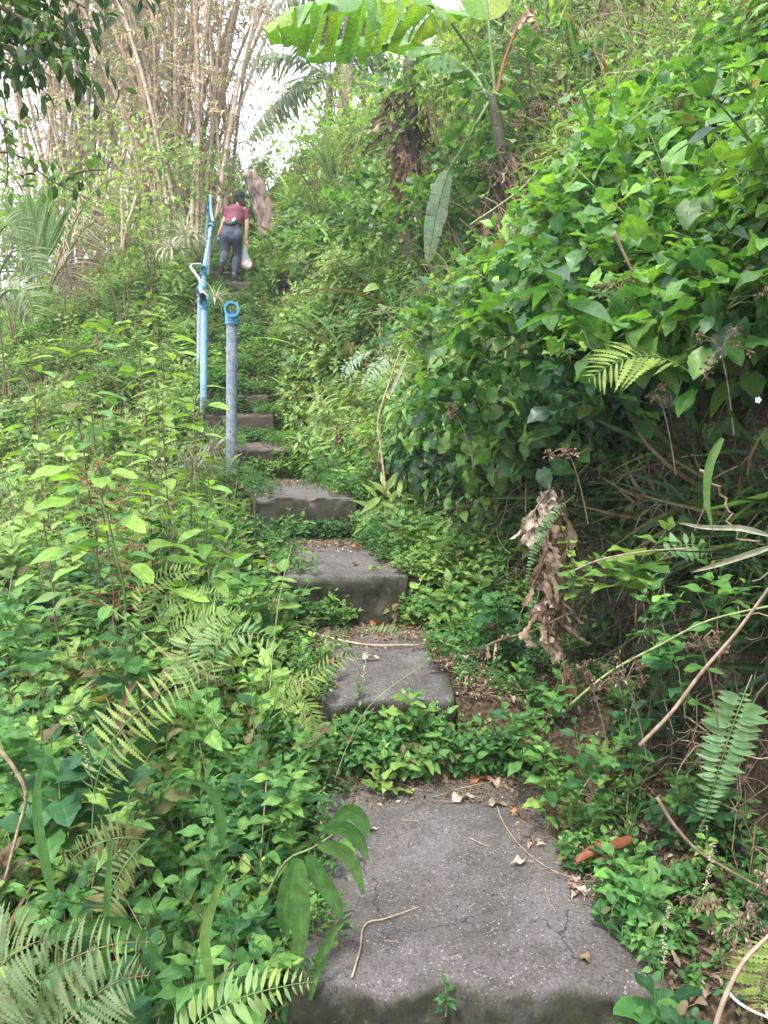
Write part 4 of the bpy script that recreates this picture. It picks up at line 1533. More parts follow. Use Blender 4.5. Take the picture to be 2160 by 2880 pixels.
for a in (
    (152, 182, 14.0, .8, .9, 520, .12, 'bright green palmate bush under the bamboo culms', .35, 1),
    (196, 168, 15.0, 1.0, .45, 420, .11, 'dark green leafy bough in front of the bamboo base', -.15, 2),
    (120, 222, 12.5, .7, .55, 380, .11, 'pale shrub growing around two bare pale stems', .3, 3),
    (60, 205, 16.0, 1.3, .7, 420, .13, 'greyish scrub below the thinner bamboo clump', .2, 4),
    (-4, 262, 11.0, .7, .6, 420, .12, 'leafy shrub filling the edge below the drooping palm fronds', .1, 17),
    (8, 225, 13.0, .9, .7, 420, .12, 'green shrub behind the young fan palm', .05, 18),
    (10, 180, 15.0, 1.3, 1.2, 520, .14, 'dark shrub closing the far edge of the slope', -.1, 5),
    (292, 168, 17.0, .7, .7, 380, .11, 'round shrub on the skyline over the leaning stump', .1, 6),
    (316, 168, 14.0, .8, .7, 460, .11, 'tall green shrub under the hazy coconut palm', .05, 7),
    (352, 150, 13.0, 1.0, .9, 520, .12, 'bushy shrub on the bank below the drooping palm fronds', .15, 8),
    (378, 106, 14.5, .8, .8, 420, .12, 'small leaved shrub rising beside the old banana stem', -.1, 9),
    (342, 112, 19.0, .9, .9, 420, .12, 'feathery tree crown in front of the hazy palm', .45, 10),
    (230, 205, 19.5, .6, .4, 200, .12, 'low bush beside the far handrail post', .2, 11),
    (455, 78, 8.8, .45, .55, 420, .09, 'creeper mound hanging from the arching banana leaf', .1, 12),
    (96, 150, 15.5, .7, .9, 260, .13, 'lime sapling crossing the bamboo culms', .5, 14),
    (60, 215, 13.0, 1.0, .5, 360, .12, 'mixed scrub behind the dead palm fronds', .1, 15),
    (140, 232, 13.5, .7, .4, 260, .10, 'dense dark scrub next to the striped grass clump', -.1, 16),
):
    bush(*a[:8], hue=a[8] + .15, seed=400 + a[9], mat=M_FAR, swarm=.16)

for k, (u, v, y, rx, rz, n, ls, lab, hue) in enumerate((
    (620, 200, 3.9, .42, .30, 442, .095, 'bright lime vine with large toothed leaves heaped on the bank', .3),
    (700, 250, 3.2, .36, .28, 408, .095, 'lime broad leaved vine nearest the bank top edge', .35),
    (740, 180, 3.9, .34, .34, 320, .09, 'tall vine mass climbing at the picture edge of the bank', .25),
    (575, 262, 3.4, .26, .18, 256, .09, 'vine with silvery heart leaves above the long leaved shrub', .1),
    (660, 330, 2.7, .26, .14, 190, .09, 'vine leaves drooping over the yellow fern', .2),
    (740, 300, 2.5, .18, .16, 160, .09, 'large pale heart leaves over the dry seed heads', .1),
    (510, 345, 3.9, .30, .20, 200, .09, 'mid green vine lobe bulging towards the steps', .15),
    (460, 395, 4.2, .28, .16, 170, .08, 'lower vine lobe above the pale bamboo stick', .05),
    (580, 390, 3.2, .24, .12, 120, .09, 'dark vine lip above the hanging dry leaves', -.2),
    (470, 175, 8.6, .6, .4, 360, .10, 'tall green growth crowding behind the young banana stem', .25),
    (545, 60, 9.5, .9, .5, 420, .11, 'leafy creepers filling the slope beside the orange stalk', .2),
    (440, 215, 8.4, .6, .4, 360, .10, 'lush creeper between the two banana plants', .2),
    (360, 215, 9.8, .6, .4, 360, .10, 'green creeper mass below the old banana plant', .25),
    (565, 225, 4.9, .40, .22, 200, .09, 'loose creeper shoots between the banana plant and the lime vines', .2),
    (640, 135, 5.0, .55, .25, 240, .09, 'creeper patch behind the tall bladed grass', .25),
    (725, 100, 4.7, .40, .30, 200, .09, 'creepers climbing towards the top corner of the bank', .2),
    (500, 285, 5.2, .35, .22, 200, .085, 'leafy creeper under the dead leaves of the young banana plant', .1),
    (450, 320, 5.6, .45, .22, 220, .085, 'sprawling creeper beside the broken banana leaf', .2),
)):
    bush(u, v, y, rx, rz, n, ls, lab, name='vine', mat=M_BROAD, hue=hue - .08, tm=HEART_NEAR, seed=500 + k, cat='vine', swarm=.06, dens=8, base=P(u, v, y) + [rx * .5, .25, -.12], roll=.3)


q5 = np.random.default_rng(515)
SHOOTS = [(500, 330, 465, 322, 3.8, 'low vine shoot reaching towards the pale bamboo stick'), (520, 290, 488, 262, 3.7, 'vine shoot leaning over the bank below the banana stem'), (555, 250, 530, 205, 3.8, 'tall vine shoot rising beside the dead banana leaves'),
          (610, 190, 590, 130, 4.0, 'upright vine shoot crossing the bladed grass'), (680, 150, 668, 88, 4.0, 'vine shoot standing against the upper hillside'), (740, 120, 728, 50, 4.0, 'topmost vine shoot near the corner'),
          (640, 290, 602, 300, 2.9, 'arching shoot over the brown twig'), (700, 290, 672, 262, 2.7, 'lime shoot in the middle of the heaped vines'), (590, 330, 556, 352, 3.2, 'drooping shoot at the front of the vines'),
          (450, 400, 418, 408, 4.2, 'lowest vine shoot hanging towards the fourth step')]
for k, (u0, v0, u1, v1, y, lab) in enumerate(SHOOTS):
    root = empty('vine_shoot', P(u0, v0, y), lab, 'vine')
    gs, gl = Geo(), Geo()
    pa = curve(P(u0, v0, y), P(u1, v1, y - .15), sag=-.05, n=12, wob=.006, r=q5)
    tube(gs, pa, np.linspace(.004, .0015, 12), 4, 0, (.6, 1, 0), cap=False)
    for i in range(1, 12):
        for sd in (-1, 1):
            dd = unit(np.array([sd * .8, -.5, q5.normal(-.15, .3)]) + q5.normal(0, .25, 3))
            e = pa[i] + dd * .03
            tube(gs, np.array([pa[i], e]), .001, 3, 0, (.6, 1, 0), cap=False)
            leaves(gl, HEART_NEAR, e[None], dd[None], .105 * (1.15 - i / 16) * q5.uniform(.7, 1.2), roll=.3, dh=.15, hue0=.25, r=q5)
    part(gs, 'stem', [M_STEM], root)
    part(gl, 'foliage', [M_BROAD], root)

# ---- grass and striped clumps
def tuft(name, b, n, L, w_, spread, label, mat, seed, hue=0., dry=.05, bend=(.3, 1), cat='grass', group=None, seg=9):
    g = Geo()
    g.stamp(tuft_t(n, L, w_, spread, seed=seed, seg=seg, dry=dry, bend=bend, hue=hue), np.eye(3)[None], np.array([[0, 0, 0.]]))
    o = g.obj(name, [mat, M_STEM], loc=tuple(b))
    return tag(o, label, cat, group)


M_STRIPE = foliage('striped_blade', [(.16, .20, .10), (.30, .32, .20), (.46, .46, .34), (.55, .53, .42)], trans=.3, vein=0, rough=.5, tcol=(1, 1, .8))
tuft('spider_plant', P(186, 243, 12.6) - [0, 0, .0], 190, .62, .024, 1.25, 'cream striped spreading grass clump beside the blue handrail', M_STRIPE, 1, hue=.3, cat='striped grass')
tuft('spider_plant', P(174, 254, 12.0) - [0, 0, .0], 120, .5, .022, 1.2, 'smaller cream striped clump touching the big one', M_STRIPE, 2, hue=.2, cat='striped grass')
tuft('spider_plant', P(215, 302, 11.2) - [0, 0, .0], 60, .36, .018, 1.2, 'pale striped grass spilling onto the step below the woman', M_STRIPE, 3, hue=.2, cat='striped grass')
tuft('spider_plant', P(212, 448, 6.9) - [0, 0, .05], 70, .42, .013, 1.1, 'pale striped grass at the foot of the grey post', M_STRIPE, 4, hue=.05, cat='striped grass')
tuft('spider_plant', P(196, 466, 6.4) - [0, 0, .05], 60, .40, .012, 1.1, 'narrow striped tuft just below the grey post', M_STRIPE, 5, hue=.0, cat='striped grass')
tuft('grass_clump', P(604, 185, 4.1) - [0, 0, .05], 34, .62, .026, .45, 'tall broad bladed grass standing on the bank above the vines', M_GRASS, 6, hue=.15, bend=(.2, .9))
tuft('grass_clump', P(574, 205, 4.2) - [0, 0, .05], 22, .5, .022, .6, 'shorter blue green grass beside the tall bladed grass', M_GRASS, 7, hue=-.2)
tuft('grass_clump', P(330, 175, 12.0) - [0, 0, .1], 40, 1.1, .05, .4, 'tall grass blades on the ridge below the palm', M_GRASS, 8, hue=.2, bend=(.1, .7))
tuft('grass_clump', P(700, 60, 6.0) - [0, 0, .3], 14, 1.0, .04, .3, 'long pale grass blades high on the bank', M_GRASS, 9, hue=.5, bend=(.05, .5))
tuft('grass_clump', P(455, 285, 6.0) - [0, 0, .1], 16, .85, .02, .7, 'long thin green blades arching by the broken banana leaf', M_GRASS, 10, hue=.3, bend=(.3, .9))


# ---- sapling with a bare stem and leaves near the top
def sapling(base, top, label, ls=.1, nleaf=14, hue=.3, tm=None, mat=None, smat=None, seed=0, f0=.45, petiole=.0, name='sapling', sr=.006, side=.9, group=None, cat='sapling', droop=-.1, spread=0.0):
    q = np.random.default_rng(seed)
    root = empty(name, base, label, cat, group)
    pa = curve(base, top, sag=-.02, n=14, side=(q.normal(0, .03), q.normal(0, .03), 0), wob=.006, r=q)
    gs, gl = Geo(), Geo()
    tube(gs, pa, np.linspace(sr, sr * .45, 14), 5, 0, (.3, 1, 0), cap=False)
    pet = Geo()
    for k in range(nleaf):
        f = f0 + (1 - f0) * (k + .5) / nleaf
        c = np.array([np.interp(f, np.linspace(0, 1, 14), pa[:, j]) for j in range(3)])
        a = k * 2.4 + q.normal(0, .3)
        el = q.uniform(-.1, .5) + (f - f0) * .6
        d = np.array([cos(a) * cos(el), sin(a) * cos(el), sin(el)])
        if petiole:
            e = c + d * petiole * q.uniform(.7, 1.2) * (1.25 - .6 * (f - f0) / (1 - f0))
            tube(pet, curve(c, e, sag=.01, n=5), .0022, 3, 0, (.5, 1, 0), cap=False)
        else:
            e = c + d * (.01 + spread * q.random())
            if spread:
                tube(gs, curve(c, e, n=3), .0015, 3, 0, (.5, 1, 0), cap=False)
        dd = unit(d * [1, 1, .3] + [0, 0, droop])
        leaves(gl, tm or LEAF_NEAR, e[None], dd[None], ls * q.uniform(.7, 1.15), roll=.25, dh=.12, hue0=hue, r=q)
    part(gs, 'stem', [smat or M_STEM], root)
    part(gl, 'foliage', [mat or M_WEED], root)
    if petiole:
        part(pet, 'leaf_stalks', [M_RED], root, 'red leaf stalks')
    return root


M_RED = solid('red_petiole', [(.22, .035, .04), (.34, .07, .06)], scale=30, bump=0, rough=.5)
sapling(spot(125, 0, 3.15), P(92, 462, 3.0), 'sapling with big oval leaves on radiating red stalks', ls=.17, nleaf=30, hue=.5, tm=leaf_t(8, .42, 'ellip', fold=.15, droop=.2, wave=.1), mat=M_BROAD, seed=3, f0=.62, petiole=.17, sr=.009)
sapling(spot(205, 0, 3.4), P(208, 478, 3.3), 'leafy sapling with long pale leaves leaning towards the grey post', ls=.16, nleaf=20, hue=.3, tm=leaf_t(8, .36, 'ellip', fold=.2, droop=.3), mat=M_BROAD, seed=4, f0=.55, sr=.006)
for k, (u, v, y, bu, lab, hue) in enumerate((
    (62, 332, 4.2, 70, 'tall thin shrub with yellow leaves at its very top', .85),
    (96, 322, 4.4, 98, 'tall slim sapling with broad dark green leaves beside the yellow topped one', .1),
    (135, 318, 4.6, 128, 'slim sapling with lime leaves in the middle of the weeds', .5),
    (160, 338, 4.3, 150, 'sapling with drooping yellowish leaves near the blue post', .7),
    (150, 278, 6.0, 150, 'single bright lime leaf spray rising above the far weeds', .6),
    (30, 352, 4.0, 35, 'weedy sapling with pale leaves at the picture edge', .4),
    (196, 395, 4.6, 180, 'reddish stemmed shrub with dangling yellow leaves by the post', .75),
    (88, 395, 3.8, 92, 'branching shrub with blue green leaves below the yellow top', .05),
)):
    sapling(spot(bu, 0, y), P(u, v, y), lab, ls=.135, nleaf=30, hue=hue, tm=leaf_t(6, .48, 'ellip', fold=.2, droop=.3), seed=30 + k, f0=.38, spread=.10, smat=M_WOOD, sr=.006)
sapling(P(602, 362, 2.65), P(545, 268, 2.7), 'shrub with long dark glossy pointed leaves reaching out over the bank', ls=.27, nleaf=9, hue=-.1, tm=leaf_t(9, .27, 'lance', fold=.2, droop=.35), mat=M_BROAD, seed=12, f0=.35, sr=.007, name='shrub', cat='shrub')

# two pale stems in the scrub
for lab, a, c in (('straight bare pale stem standing in the scrub', (124, 255, 12), (121, 188, 12)), ('forked bare pale stem leaning next to the straight one', (120, 252, 12), (136, 196, 12))):
    g = Geo()
    tube(g, curve(P(*a), P(*c), n=8, wob=.01), np.linspace(.03, .018, 8), 6, 0, (.9, 1.2, 0))
    tag(g.obj('bare_stem', [M_WOOD], origin=P(*a)), lab, 'stem')
# ================================================================== FERNS
M_DYING = foliage('dying_fern', [(.07, .045, .025), (.13, .10, .035), (.10, .14, .04)], trans=.3, rough=.6, vein=.1, tcol=(1.2, 1, .5))
def fern(b, specs, label, W=.10, hue=0., pairs=24, lobes=9, pw=.17, mat=None, dry=0., name='fern', up=(0, -.4, 1), droop=.25, sweep=.3, seed=0, rr=.0022, taper=.7, cat='fern', dv=.1):
    root = empty(name, b, label, cat)
    for k, pts in enumerate(specs):
        g = Geo()
        frond(g, spline(PP(*pts), 20), W, pairs=pairs, lobes=lobes, pw=pw, hue=hue, dry=dry, up=up, droop=droop, sweep=sweep, rr=rr, taper=taper, r=np.random.default_rng(seed * 10 + k), base_gap=.12, dv=dv)
        part(g, 'frond', [mat or M_FERN, M_STEM if not dry else M_WOOD], root)
    return root


fern(spot(95, 0, 2.0), [[(92, 830, 2.0), (98, 775, 2.0), (122, 728, 2.0), (160, 694, 2.05), (200, 672, 2.1), (232, 668, 2.15)]], 'long pale green fern frond arching over the weeds', W=.11, hue=.5, seed=1, lobes=11, pairs=26, sweep=.1, up=(-.3, -.9, .5))
fern(spot(180, 0, 2.6), [[(205, 700, 2.55), (215, 655, 2.6), (242, 632, 2.6), (272, 640, 2.6), (292, 662, 2.6)], [(195, 705, 2.5), (186, 655, 2.55), (204, 628, 2.6), (240, 610, 2.65)]], 'fern with dark ladder like fronds beside the second step', W=.10, hue=.3, seed=2)
fern(spot(150, 0, 2.9), [[(140, 640, 2.9), (142, 598, 2.9), (160, 578, 2.9), (190, 570, 2.9), (214, 572, 2.9)], [(150, 640, 2.9), (170, 606, 2.9), (200, 596, 2.9), (236, 592, 2.9)], [(160, 650, 2.85), (180, 628, 2.85), (215, 615, 2.85), (250, 612, 2.85)]],
     'group of narrow stepped fern fronds in the middle of the weeds', W=.075, hue=.5, seed=3, up=(0, -.8, .6))
fern(spot(-10, 0, 1.55), [[(-30, 1080, 1.5), (10, 1010, 1.5), (60, 965, 1.5), (110, 945, 1.5), (150, 942, 1.5)], [(-40, 1040, 1.45), (-20, 990, 1.45), (20, 950, 1.45), (60, 935, 1.5)], [(20, 1090, 1.45), (60, 1030, 1.45), (110, 985, 1.5), (150, 975, 1.5)]],
     'grey green fern with brown tinged fronds in the bottom corner', W=.13, hue=.15, dry=.32, seed=4, lobes=12, up=(0, -.7, .8))
fern(spot(150, 0, 1.6), [[(160, 1080, 1.5), (190, 1030, 1.5), (235, 1000, 1.5), (290, 985, 1.5), (318, 982, 1.5)]], 'fresh light green fern frond at the bottom beside the nearest step', W=.075, hue=.35, seed=5, lobes=0, pw=.24, pairs=24, up=(0, -.8, .8))
fern(spot(110, 0, 1.9), [[(150, 838, 1.85), (130, 858, 1.8), (112, 890, 1.75), (100, 930, 1.7), (92, 958, 1.68)], [(150, 840, 1.85), (118, 838, 1.8), (84, 850, 1.8), (64, 868, 1.8)]],
     'dying rust and yellow fern hanging among green leaves', W=.06, hue=.25, dry=.0, mat=M_DYING, seed=6, lobes=9, up=(0, -1, .4), pw=.2)
fern(P(560, 380, 2.8), [[(690, 372, 2.45), (668, 360, 2.45), (638, 356, 2.45), (608, 366, 2.45), (588, 380, 2.45)]], 'yellow green fern frond with brown spots above the hollow', W=.17, hue=1.0, seed=7, lobes=12, pairs=16, up=(.2, -.7, .9), sweep=.75)
fern(P(752, 670, 1.95), [[(752, 675, 1.95), (742, 700, 1.93), (728, 740, 1.92), (714, 785, 1.92), (700, 838, 1.92)]], 'large sword fern frond hanging against the bank wall', W=.078, hue=.1, seed=8, lobes=0, pw=.33, pairs=29, up=(-.2, -1, .1), sweep=-.05, mat=M_FERN, taper=.45, droop=.1)
fern(P(765, 990, 1.5), [[(790, 930, 1.5), (775, 955, 1.5), (762, 985, 1.5), (758, 1015, 1.5)]], 'yellowish fern tip at the lower picture edge of the bank', W=.09, hue=.9, seed=9, lobes=8, up=(-.3, -1, .3))
fern(spot(285, 0, 3.0), [[(270, 715, 2.75), (285, 690, 2.75), (305, 682, 2.75), (326, 700, 2.75)], [(262, 700, 2.8), (292, 690, 2.8), (320, 670, 2.85), (350, 655, 2.9), (378, 652, 2.95)], [(272, 718, 2.7), (300, 700, 2.7), (312, 716, 2.68), (312, 745, 2.66)]],
     'small lime fern sending a thin frond over the second step', W=.07, hue=.95, seed=10, lobes=8)
fern(P(395, 632, 4.15), [[(356, 628, 4.15), (372, 633, 4.15), (392, 634, 4.15), (414, 640, 4.15)]], 'short fern piece with stubby leaflets lying behind the dead leaves', W=.075, hue=.3, seed=11, lobes=0, pairs=16, up=(0, -1, .6))
fern(P(540, 545, 3.0), [[(575, 495, 3.0), (556, 512, 2.95), (540, 535, 2.95), (530, 565, 2.95), (526, 590, 2.95)]], 'slender dark fern strand drooping in the hollow', W=.03, hue=.0, seed=12, lobes=0, pw=.45, pairs=30, up=(-.5, -1, .2))
fern(P(700, 560, 2.5), [[(660, 560, 2.5), (675, 548, 2.5), (695, 545, 2.5), (712, 556, 2.5)]], 'little fern with rounded leaflets halfway up the bank wall', W=.06, hue=.1, seed=13, lobes=0, pw=.4, pairs=10, up=(0, -1, .5))
fern(spot(390, 0, 6.0), [[(380, 350, 6.2), (365, 352, 6.2), (350, 362, 6.2), (340, 380, 6.2)], [(400, 356, 6.0), (385, 358, 6.0), (372, 370, 6.0), (360, 392, 6.0)]], 'blue green feathery ferns on the bank beyond the pale stick', W=.16, hue=.2, seed=14, lobes=6, mat=M_BLUE)

# ================================================================== single weeds in front
SPEC = [
    # u, v(top), y, h, kind, label, hue
    (252, 950, 1.62, .16, 'w', 'lime toothed weed rosette at the bottom beside the nearest step', .5),
    (190, 950, 1.6, .13, 'w', 'low weed with four pale toothed leaves near the bottom fern', .35),
    (232, 880, 1.8, .22, 'w', 'small upright weed below the broad bladed grass', .1),
    (118, 795, 1.9, .28, 'w', 'weed with pale topped leaves above the rust fern', .5),
    (70, 880, 1.8, .25, 'w', 'broad weed with drooping grey green leaves in the lower corner', .15),
    (262, 742, 2.35, .42, 'w', 'tall bushy weed with pale toothed leaves next to the nearest step', .4),
    (290, 760, 2.5, .36, 'w', 'second bushy weed leaning onto the nearest step', .35),
    (205, 790, 2.1, .30, 'w', 'weed with stacked leaf pairs under the arching fern', .2),
    (60, 760, 2.2, .34, 'h', 'broad heart leaved weed by the woody bent vine', .0),
    (95, 740, 2.3, .3, 'h', 'heart leaved weed with darker leaves under the pale fern', -.1),
    (30, 700, 2.6, .4, 'h', 'large leaved pale weed at the picture edge below the red stalked sapling', .35),
    (120, 610, 2.9, .45, 'h', 'wide leaved plant below the red stalked sapling', .2),
    (40, 600, 3.0, .45, 'h', 'pale triangular leaved plant at the picture edge', .3),
    (300, 505, 4.7, .40, 'w', 'small weed in front of the fourth step', .4),
    (290, 540, 4.3, .62, 's', 'single tall green stalk rising past the third step', .5),
    (440, 620, 3.5, .22, 'w', 'weed growing at the right end of the third riser', .25),
    (470, 605, 3.7, .35, 'w', 'pale leaved weed leaning against the bank beside the third step', .35),
    (500, 590, 3.6, .35, 'h', 'shaded heart leaved plant before the dry banana leaf', -.1),
    (545, 665, 2.9, .30, 'w', 'light green weed at the foot of the dry banana leaf', .35),
    (405, 684, 3.06, .22, 'w', 'tiny seedling rising in front of the second step', .5),
    (395, 742, 2.95, .3, 'w', 'yellowing broad weed on the riser above the nearest step', .75),
    (520, 700, 2.8, .34, 'w', 'tall leaf pairs beside the corner of the second step', .3),
    (548, 732, 2.6, .36, 'w', 'bright weed spilling down at the foot of the bank', .45),
    (600, 720, 2.5, .34, 'w', 'upright weed against the bank wall', .25),
    (640, 690, 2.4, .3, 'w', 'shaded weed near the lichen stained wall', -.1),
    (668, 965, 1.62, .2, 'r', 'round leaved seedling at the front corner of the nearest step', -.05),
    (706, 990, 1.5, .2, 'r', 'glossy leaved seedling at the bottom picture edge', -.15),
    (640, 1008, 1.6, .1, 'r', 'low dark rounded leaf plant below the front corner of the step', .0),
    (446, 985, 1.82, .09, 't', 'spindly weed growing from the front face of the nearest step', .1),
    (575, 530, 2.9, .3, 'w', 'pale pointed leaves of a plant hanging in the hollow', .7),
    (620, 515, 2.6, .3, 'h', 'yellow green round leaves catching light in the hollow', .8),
    (660, 575, 2.4, .3, 'w', 'fresh toothed weed on the bank wall beside the striped blades', .3),
    (720, 540, 2.2, .3, 'w', 'toothed lime weed hanging at the bank edge', .35),
    (690, 620, 2.2, .3, 'w', 'leafy weed draped over the wall below the striped blades', .2),
]
q = np.random.default_rng(900)
for k, (u, v, y, h, kd, lab, hue) in enumerate(SPEC):
    top = P(u, v, y)
    root = empty('weed' if kd != 'h' else 'broadleaf_weed', top - [0, 0, h], lab, 'weed')
    hh = h
    if kd == 'w':
        tm = weed_t(h=hh, nn=max(3, int(hh / .05)), ls=.075, tm=leaf_t(10, .55, 'ovate', fold=.22, droop=.28, wave=.15, teeth=.12), seed=700 + k, branches=2 if hh > .2 else 1, hue=hue - .3, lean=.12)
    elif kd == 's':
        tm = weed_t(h=hh, nn=10, ls=.05, seed=700 + k, hue=hue - .3, lean=.1, stem=.004)
    elif kd == 't':
        tm = weed_t(h=hh, nn=4, ls=.028, seed=700 + k, branches=1, hue=hue - .3)
    elif kd == 'r':
        tm = weed_t(h=hh, nn=3, ls=.075, tm=leaf_t(8, .72, 'ellip', fold=.12, droop=.25, wave=.1), seed=700 + k, branches=1, hue=hue - .3)
    else:
        tm = weed_t(h=hh, nn=4, ls=.105, tm=HEART_NEAR, seed=700 + k, branches=2, hue=hue - .3, lean=.15, stem=.003)
    V, F, UV, T, M = tm
    for nm, mi, mat in (('stem', 1, M_STEM), ('foliage', 0, M_WEED)):
        Fm = F[M == mi]
        used, inv = np.unique(Fm, return_inverse=True)
        g = Geo()
        g.add(V[used], inv.reshape(-1, 4), UV[used], T[used] + [.0, 0, 0], 0)
        g.obj(nm, [mat], root)

# ---- broad bladed grass at the edge of the nearest step
bb = P(302, 905, 1.95)
root = empty('bladed_grass', bb, 'dark green reed with wide pointed blades overlapping the nearest step', 'grass')
g = Geo()
tube(g, spline(PP((262, 905, 1.95), (285, 862, 1.93), (312, 848, 1.9), (340, 830, 1.88)), 10), .003, 4, 0, (.7, 1.1, 0), cap=False)
part(g, 'stem', [M_STEM], root)
for k, pts in enumerate(([(298, 858), (290, 885), (284, 915), (288, 938)], [(308, 855), (320, 878), (334, 900), (343, 922)], [(318, 845), (338, 850), (352, 862), (364, 895)], [(325, 830), (343, 828), (358, 840), (368, 860)],
                         [(310, 1000), (320, 960), (335, 930), (352, 915)], [(300, 860), (300, 900), (300, 940), (296, 975)], [(335, 820), (350, 812), (362, 822), (368, 838)])):
    g = Geo()
    pa = spline(PP(*[(a, b, 1.9 - .01 * k) for a, b in pts]), 12)
    L = np.linalg.norm(np.diff(pa, axis=0), axis=1).sum()
    tt = np.linspace(0, 1, 12)
    wd = .026 * np.sin(pi * np.clip(tt, .03, .985) ** .7) ** .8 * (1 if k != 4 else .5)
    d, s, u_ = frames(pa)
    side = unit(np.cross(d, [0, 1, .3]))
    V = np.concatenate([pa + side * wd[:, None] + [0, -.006, .004], pa, pa - side * wd[:, None] + [0, -.006, .004]])
    i = np.arange(11)
    F = np.concatenate([np.stack([i, i + 12, i + 13, i + 1], 1), np.stack([i + 12, i + 24, i + 25, i + 13], 1)])
    UV = np.concatenate([np.stack([np.full(12, c), tt], 1) for c in (0, .5, 1)])
    g.add(V, F, UV, (.25 + .08 * (k % 3), 1, 0), 0)
    part(g, 'blade', [M_GRASS], root)


def blade(name, pts, w_, label, mat, hue=.4, cat='grass blade', y=None, tip=.6):
    pa = spline(PP(*pts), 18)
    tt = np.linspace(0, 1, 18)
    wd = w_ * np.clip(np.minimum(1, .4 + tt * 3) * (1 - tt ** 3), .03, 1)
    d = unit(np.gradient(pa, axis=0))
    side = unit(np.cross(d, [0, 1, .25]))
    V = np.concatenate([pa + side * wd[:, None] + [0, -.004, 0], pa, pa - side * wd[:, None] + [0, -.004, 0]])
    i = np.arange(17)
    F = np.concatenate([np.stack([i, i + 18, i + 19, i + 1], 1), np.stack([i + 18, i + 36, i + 37, i + 19], 1)])
    UV = np.concatenate([np.stack([np.full(18, c), tt], 1) for c in (0, .5, 1)])
    g = Geo()
    g.add(V, F, UV, (hue, 1, 0), 0)
    return tag(g.obj(name, [mat], origin=pa[0]), label, cat)


blade('arching_grass', [(722, 438, 1.9), (710, 462, 1.9), (706, 495, 1.9), (712, 530, 1.9)], .012, 'long curved green blade hanging at the bank edge over the hollow', M_GRASS, .5)
blade('arching_grass', [(768, 535, 1.9), (740, 528, 1.9), (705, 527, 1.9), (676, 522, 1.9)], .008, 'straight white striped blade sticking out across the hollow', M_STRIPE, .6)
blade('arching_grass', [(775, 545, 1.9), (745, 555, 1.9), (715, 565, 1.9), (690, 572, 1.9)], .009, 'lower curved white striped blade beside the straight one', M_STRIPE, .5)
blade('arching_grass', [(55, 905, 1.8), (40, 830, 1.8), (38, 790, 1.8), (44, 760, 1.8)], .014, 'upright broad grass blade in the lower corner', M_GRASS, .3)
blade('arching_grass', [(222, 845, 2.0), (220, 810, 2.0), (205, 785, 2.0), (170, 778, 2.0)], .015, 'arching wide blade curving over the weeds', M_GRASS, .2)
blade('arching_grass', [(212, 985, 1.5), (205, 940, 1.5), (214, 900, 1.5), (228, 868, 1.5)], .012, 'bright thin blade standing near the bottom rosette', M_GRASS, .6)
blade('arching_grass', [(160, 960, 1.6), (130, 925, 1.6), (95, 922, 1.6), (60, 945, 1.6)], .016, 'broad curved blade above the bottom fern', M_GRASS, .15)
blade('arching_grass', [(106, 975, 1.6), (108, 900, 1.6), (112, 830, 1.6)], .010, 'vertical narrow blade between two broad curved ones', M_GRASS, .3)
blade('arching_grass', [(390, 395, 5.0), (400, 372, 5.0), (408, 352, 5.0)], .012, 'pale streak of dead grass blade beside the bamboo stick', M_STRIPE, .5)
blade('lance_leaf', [(128, 770, 2.2), (142, 748, 2.2), (158, 732, 2.2), (170, 722, 2.2)], .030, 'dark blue grey lance leaf lying on the weeds', M_DARK, .1, cat='leaf')
blade('withered_leaf', [(120, 735, 2.2), (122, 710, 2.2), (130, 690, 2.2), (140, 678, 2.2)], .010, 'brown withered blade beside the pale fern', M_DRY, .2, cat='dead leaf')


# ================================================================== sticks, vines and stems
def stick(name, pts, r0, label, mat=None, hue=.8, cat='stick', r1=None, val=1.0, wob=0.0):
    g = Geo()
    pa = spline(PP(*pts), 22)
    if wob:
        pa[1:-1] += q.normal(0, wob, (20, 3))
    tube(g, pa, np.linspace(r0, r1 or r0 * .6, 22), 6, 0, (hue, val, 0))
    return tag(g.obj(name, [mat or M_WOOD], origin=pa[0]), label, cat)


stick('bamboo_stick', [(386, 492, 4.8), (381, 450, 4.8), (378, 420, 4.8), (390, 380, 4.8), (402, 345, 4.8)], .007, 'thin dry yellow bamboo stick bent against the bank', hue=.9, val=1.25)
stick('woody_vine', [(640, 745, 1.75), (672, 712, 1.7), (702, 672, 1.65), (735, 634, 1.6), (775, 580, 1.55)], .0052, 'smooth grey brown woody stem slanting across the bank wall', hue=.75, val=1.1, cat='vine stem')
stick('woody_vine', [(716, 1025, 1.35), (726, 995, 1.35), (745, 960, 1.35), (775, 930, 1.35)], .0055, 'pale thick twig at the bottom picture edge', hue=.9, cat='vine stem')
stick('dry_twig', [(657, 797, 1.8), (672, 822, 1.78), (695, 848, 1.75), (722, 866, 1.72), (765, 890, 1.7)], .005, 'dark leaning twig over the creeping weeds by the step', hue=.3, cat='twig')
stick('dry_twig', [(575, 570, 2.6), (600, 560, 2.5), (640, 552, 2.45), (690, 548, 2.4)], .004, 'thin horizontal dry stem crossing the hollow', hue=.75, cat='twig')
stick('green_vine_stem', [(570, 705, 2.3), (610, 672, 2.2), (660, 645, 2.1), (710, 620, 2.0), (775, 605, 1.9)], .0045, 'long green vine stem stretching across the bank wall', mat=M_STEM, hue=.9, cat='vine stem', val=1.3)
stick('dry_twig', [(614, 232, 2.9), (628, 262, 2.9), (650, 305, 2.9), (680, 350, 2.85)], .006, 'straight brown twig leaning over the vine leaves', hue=.5, cat='twig')
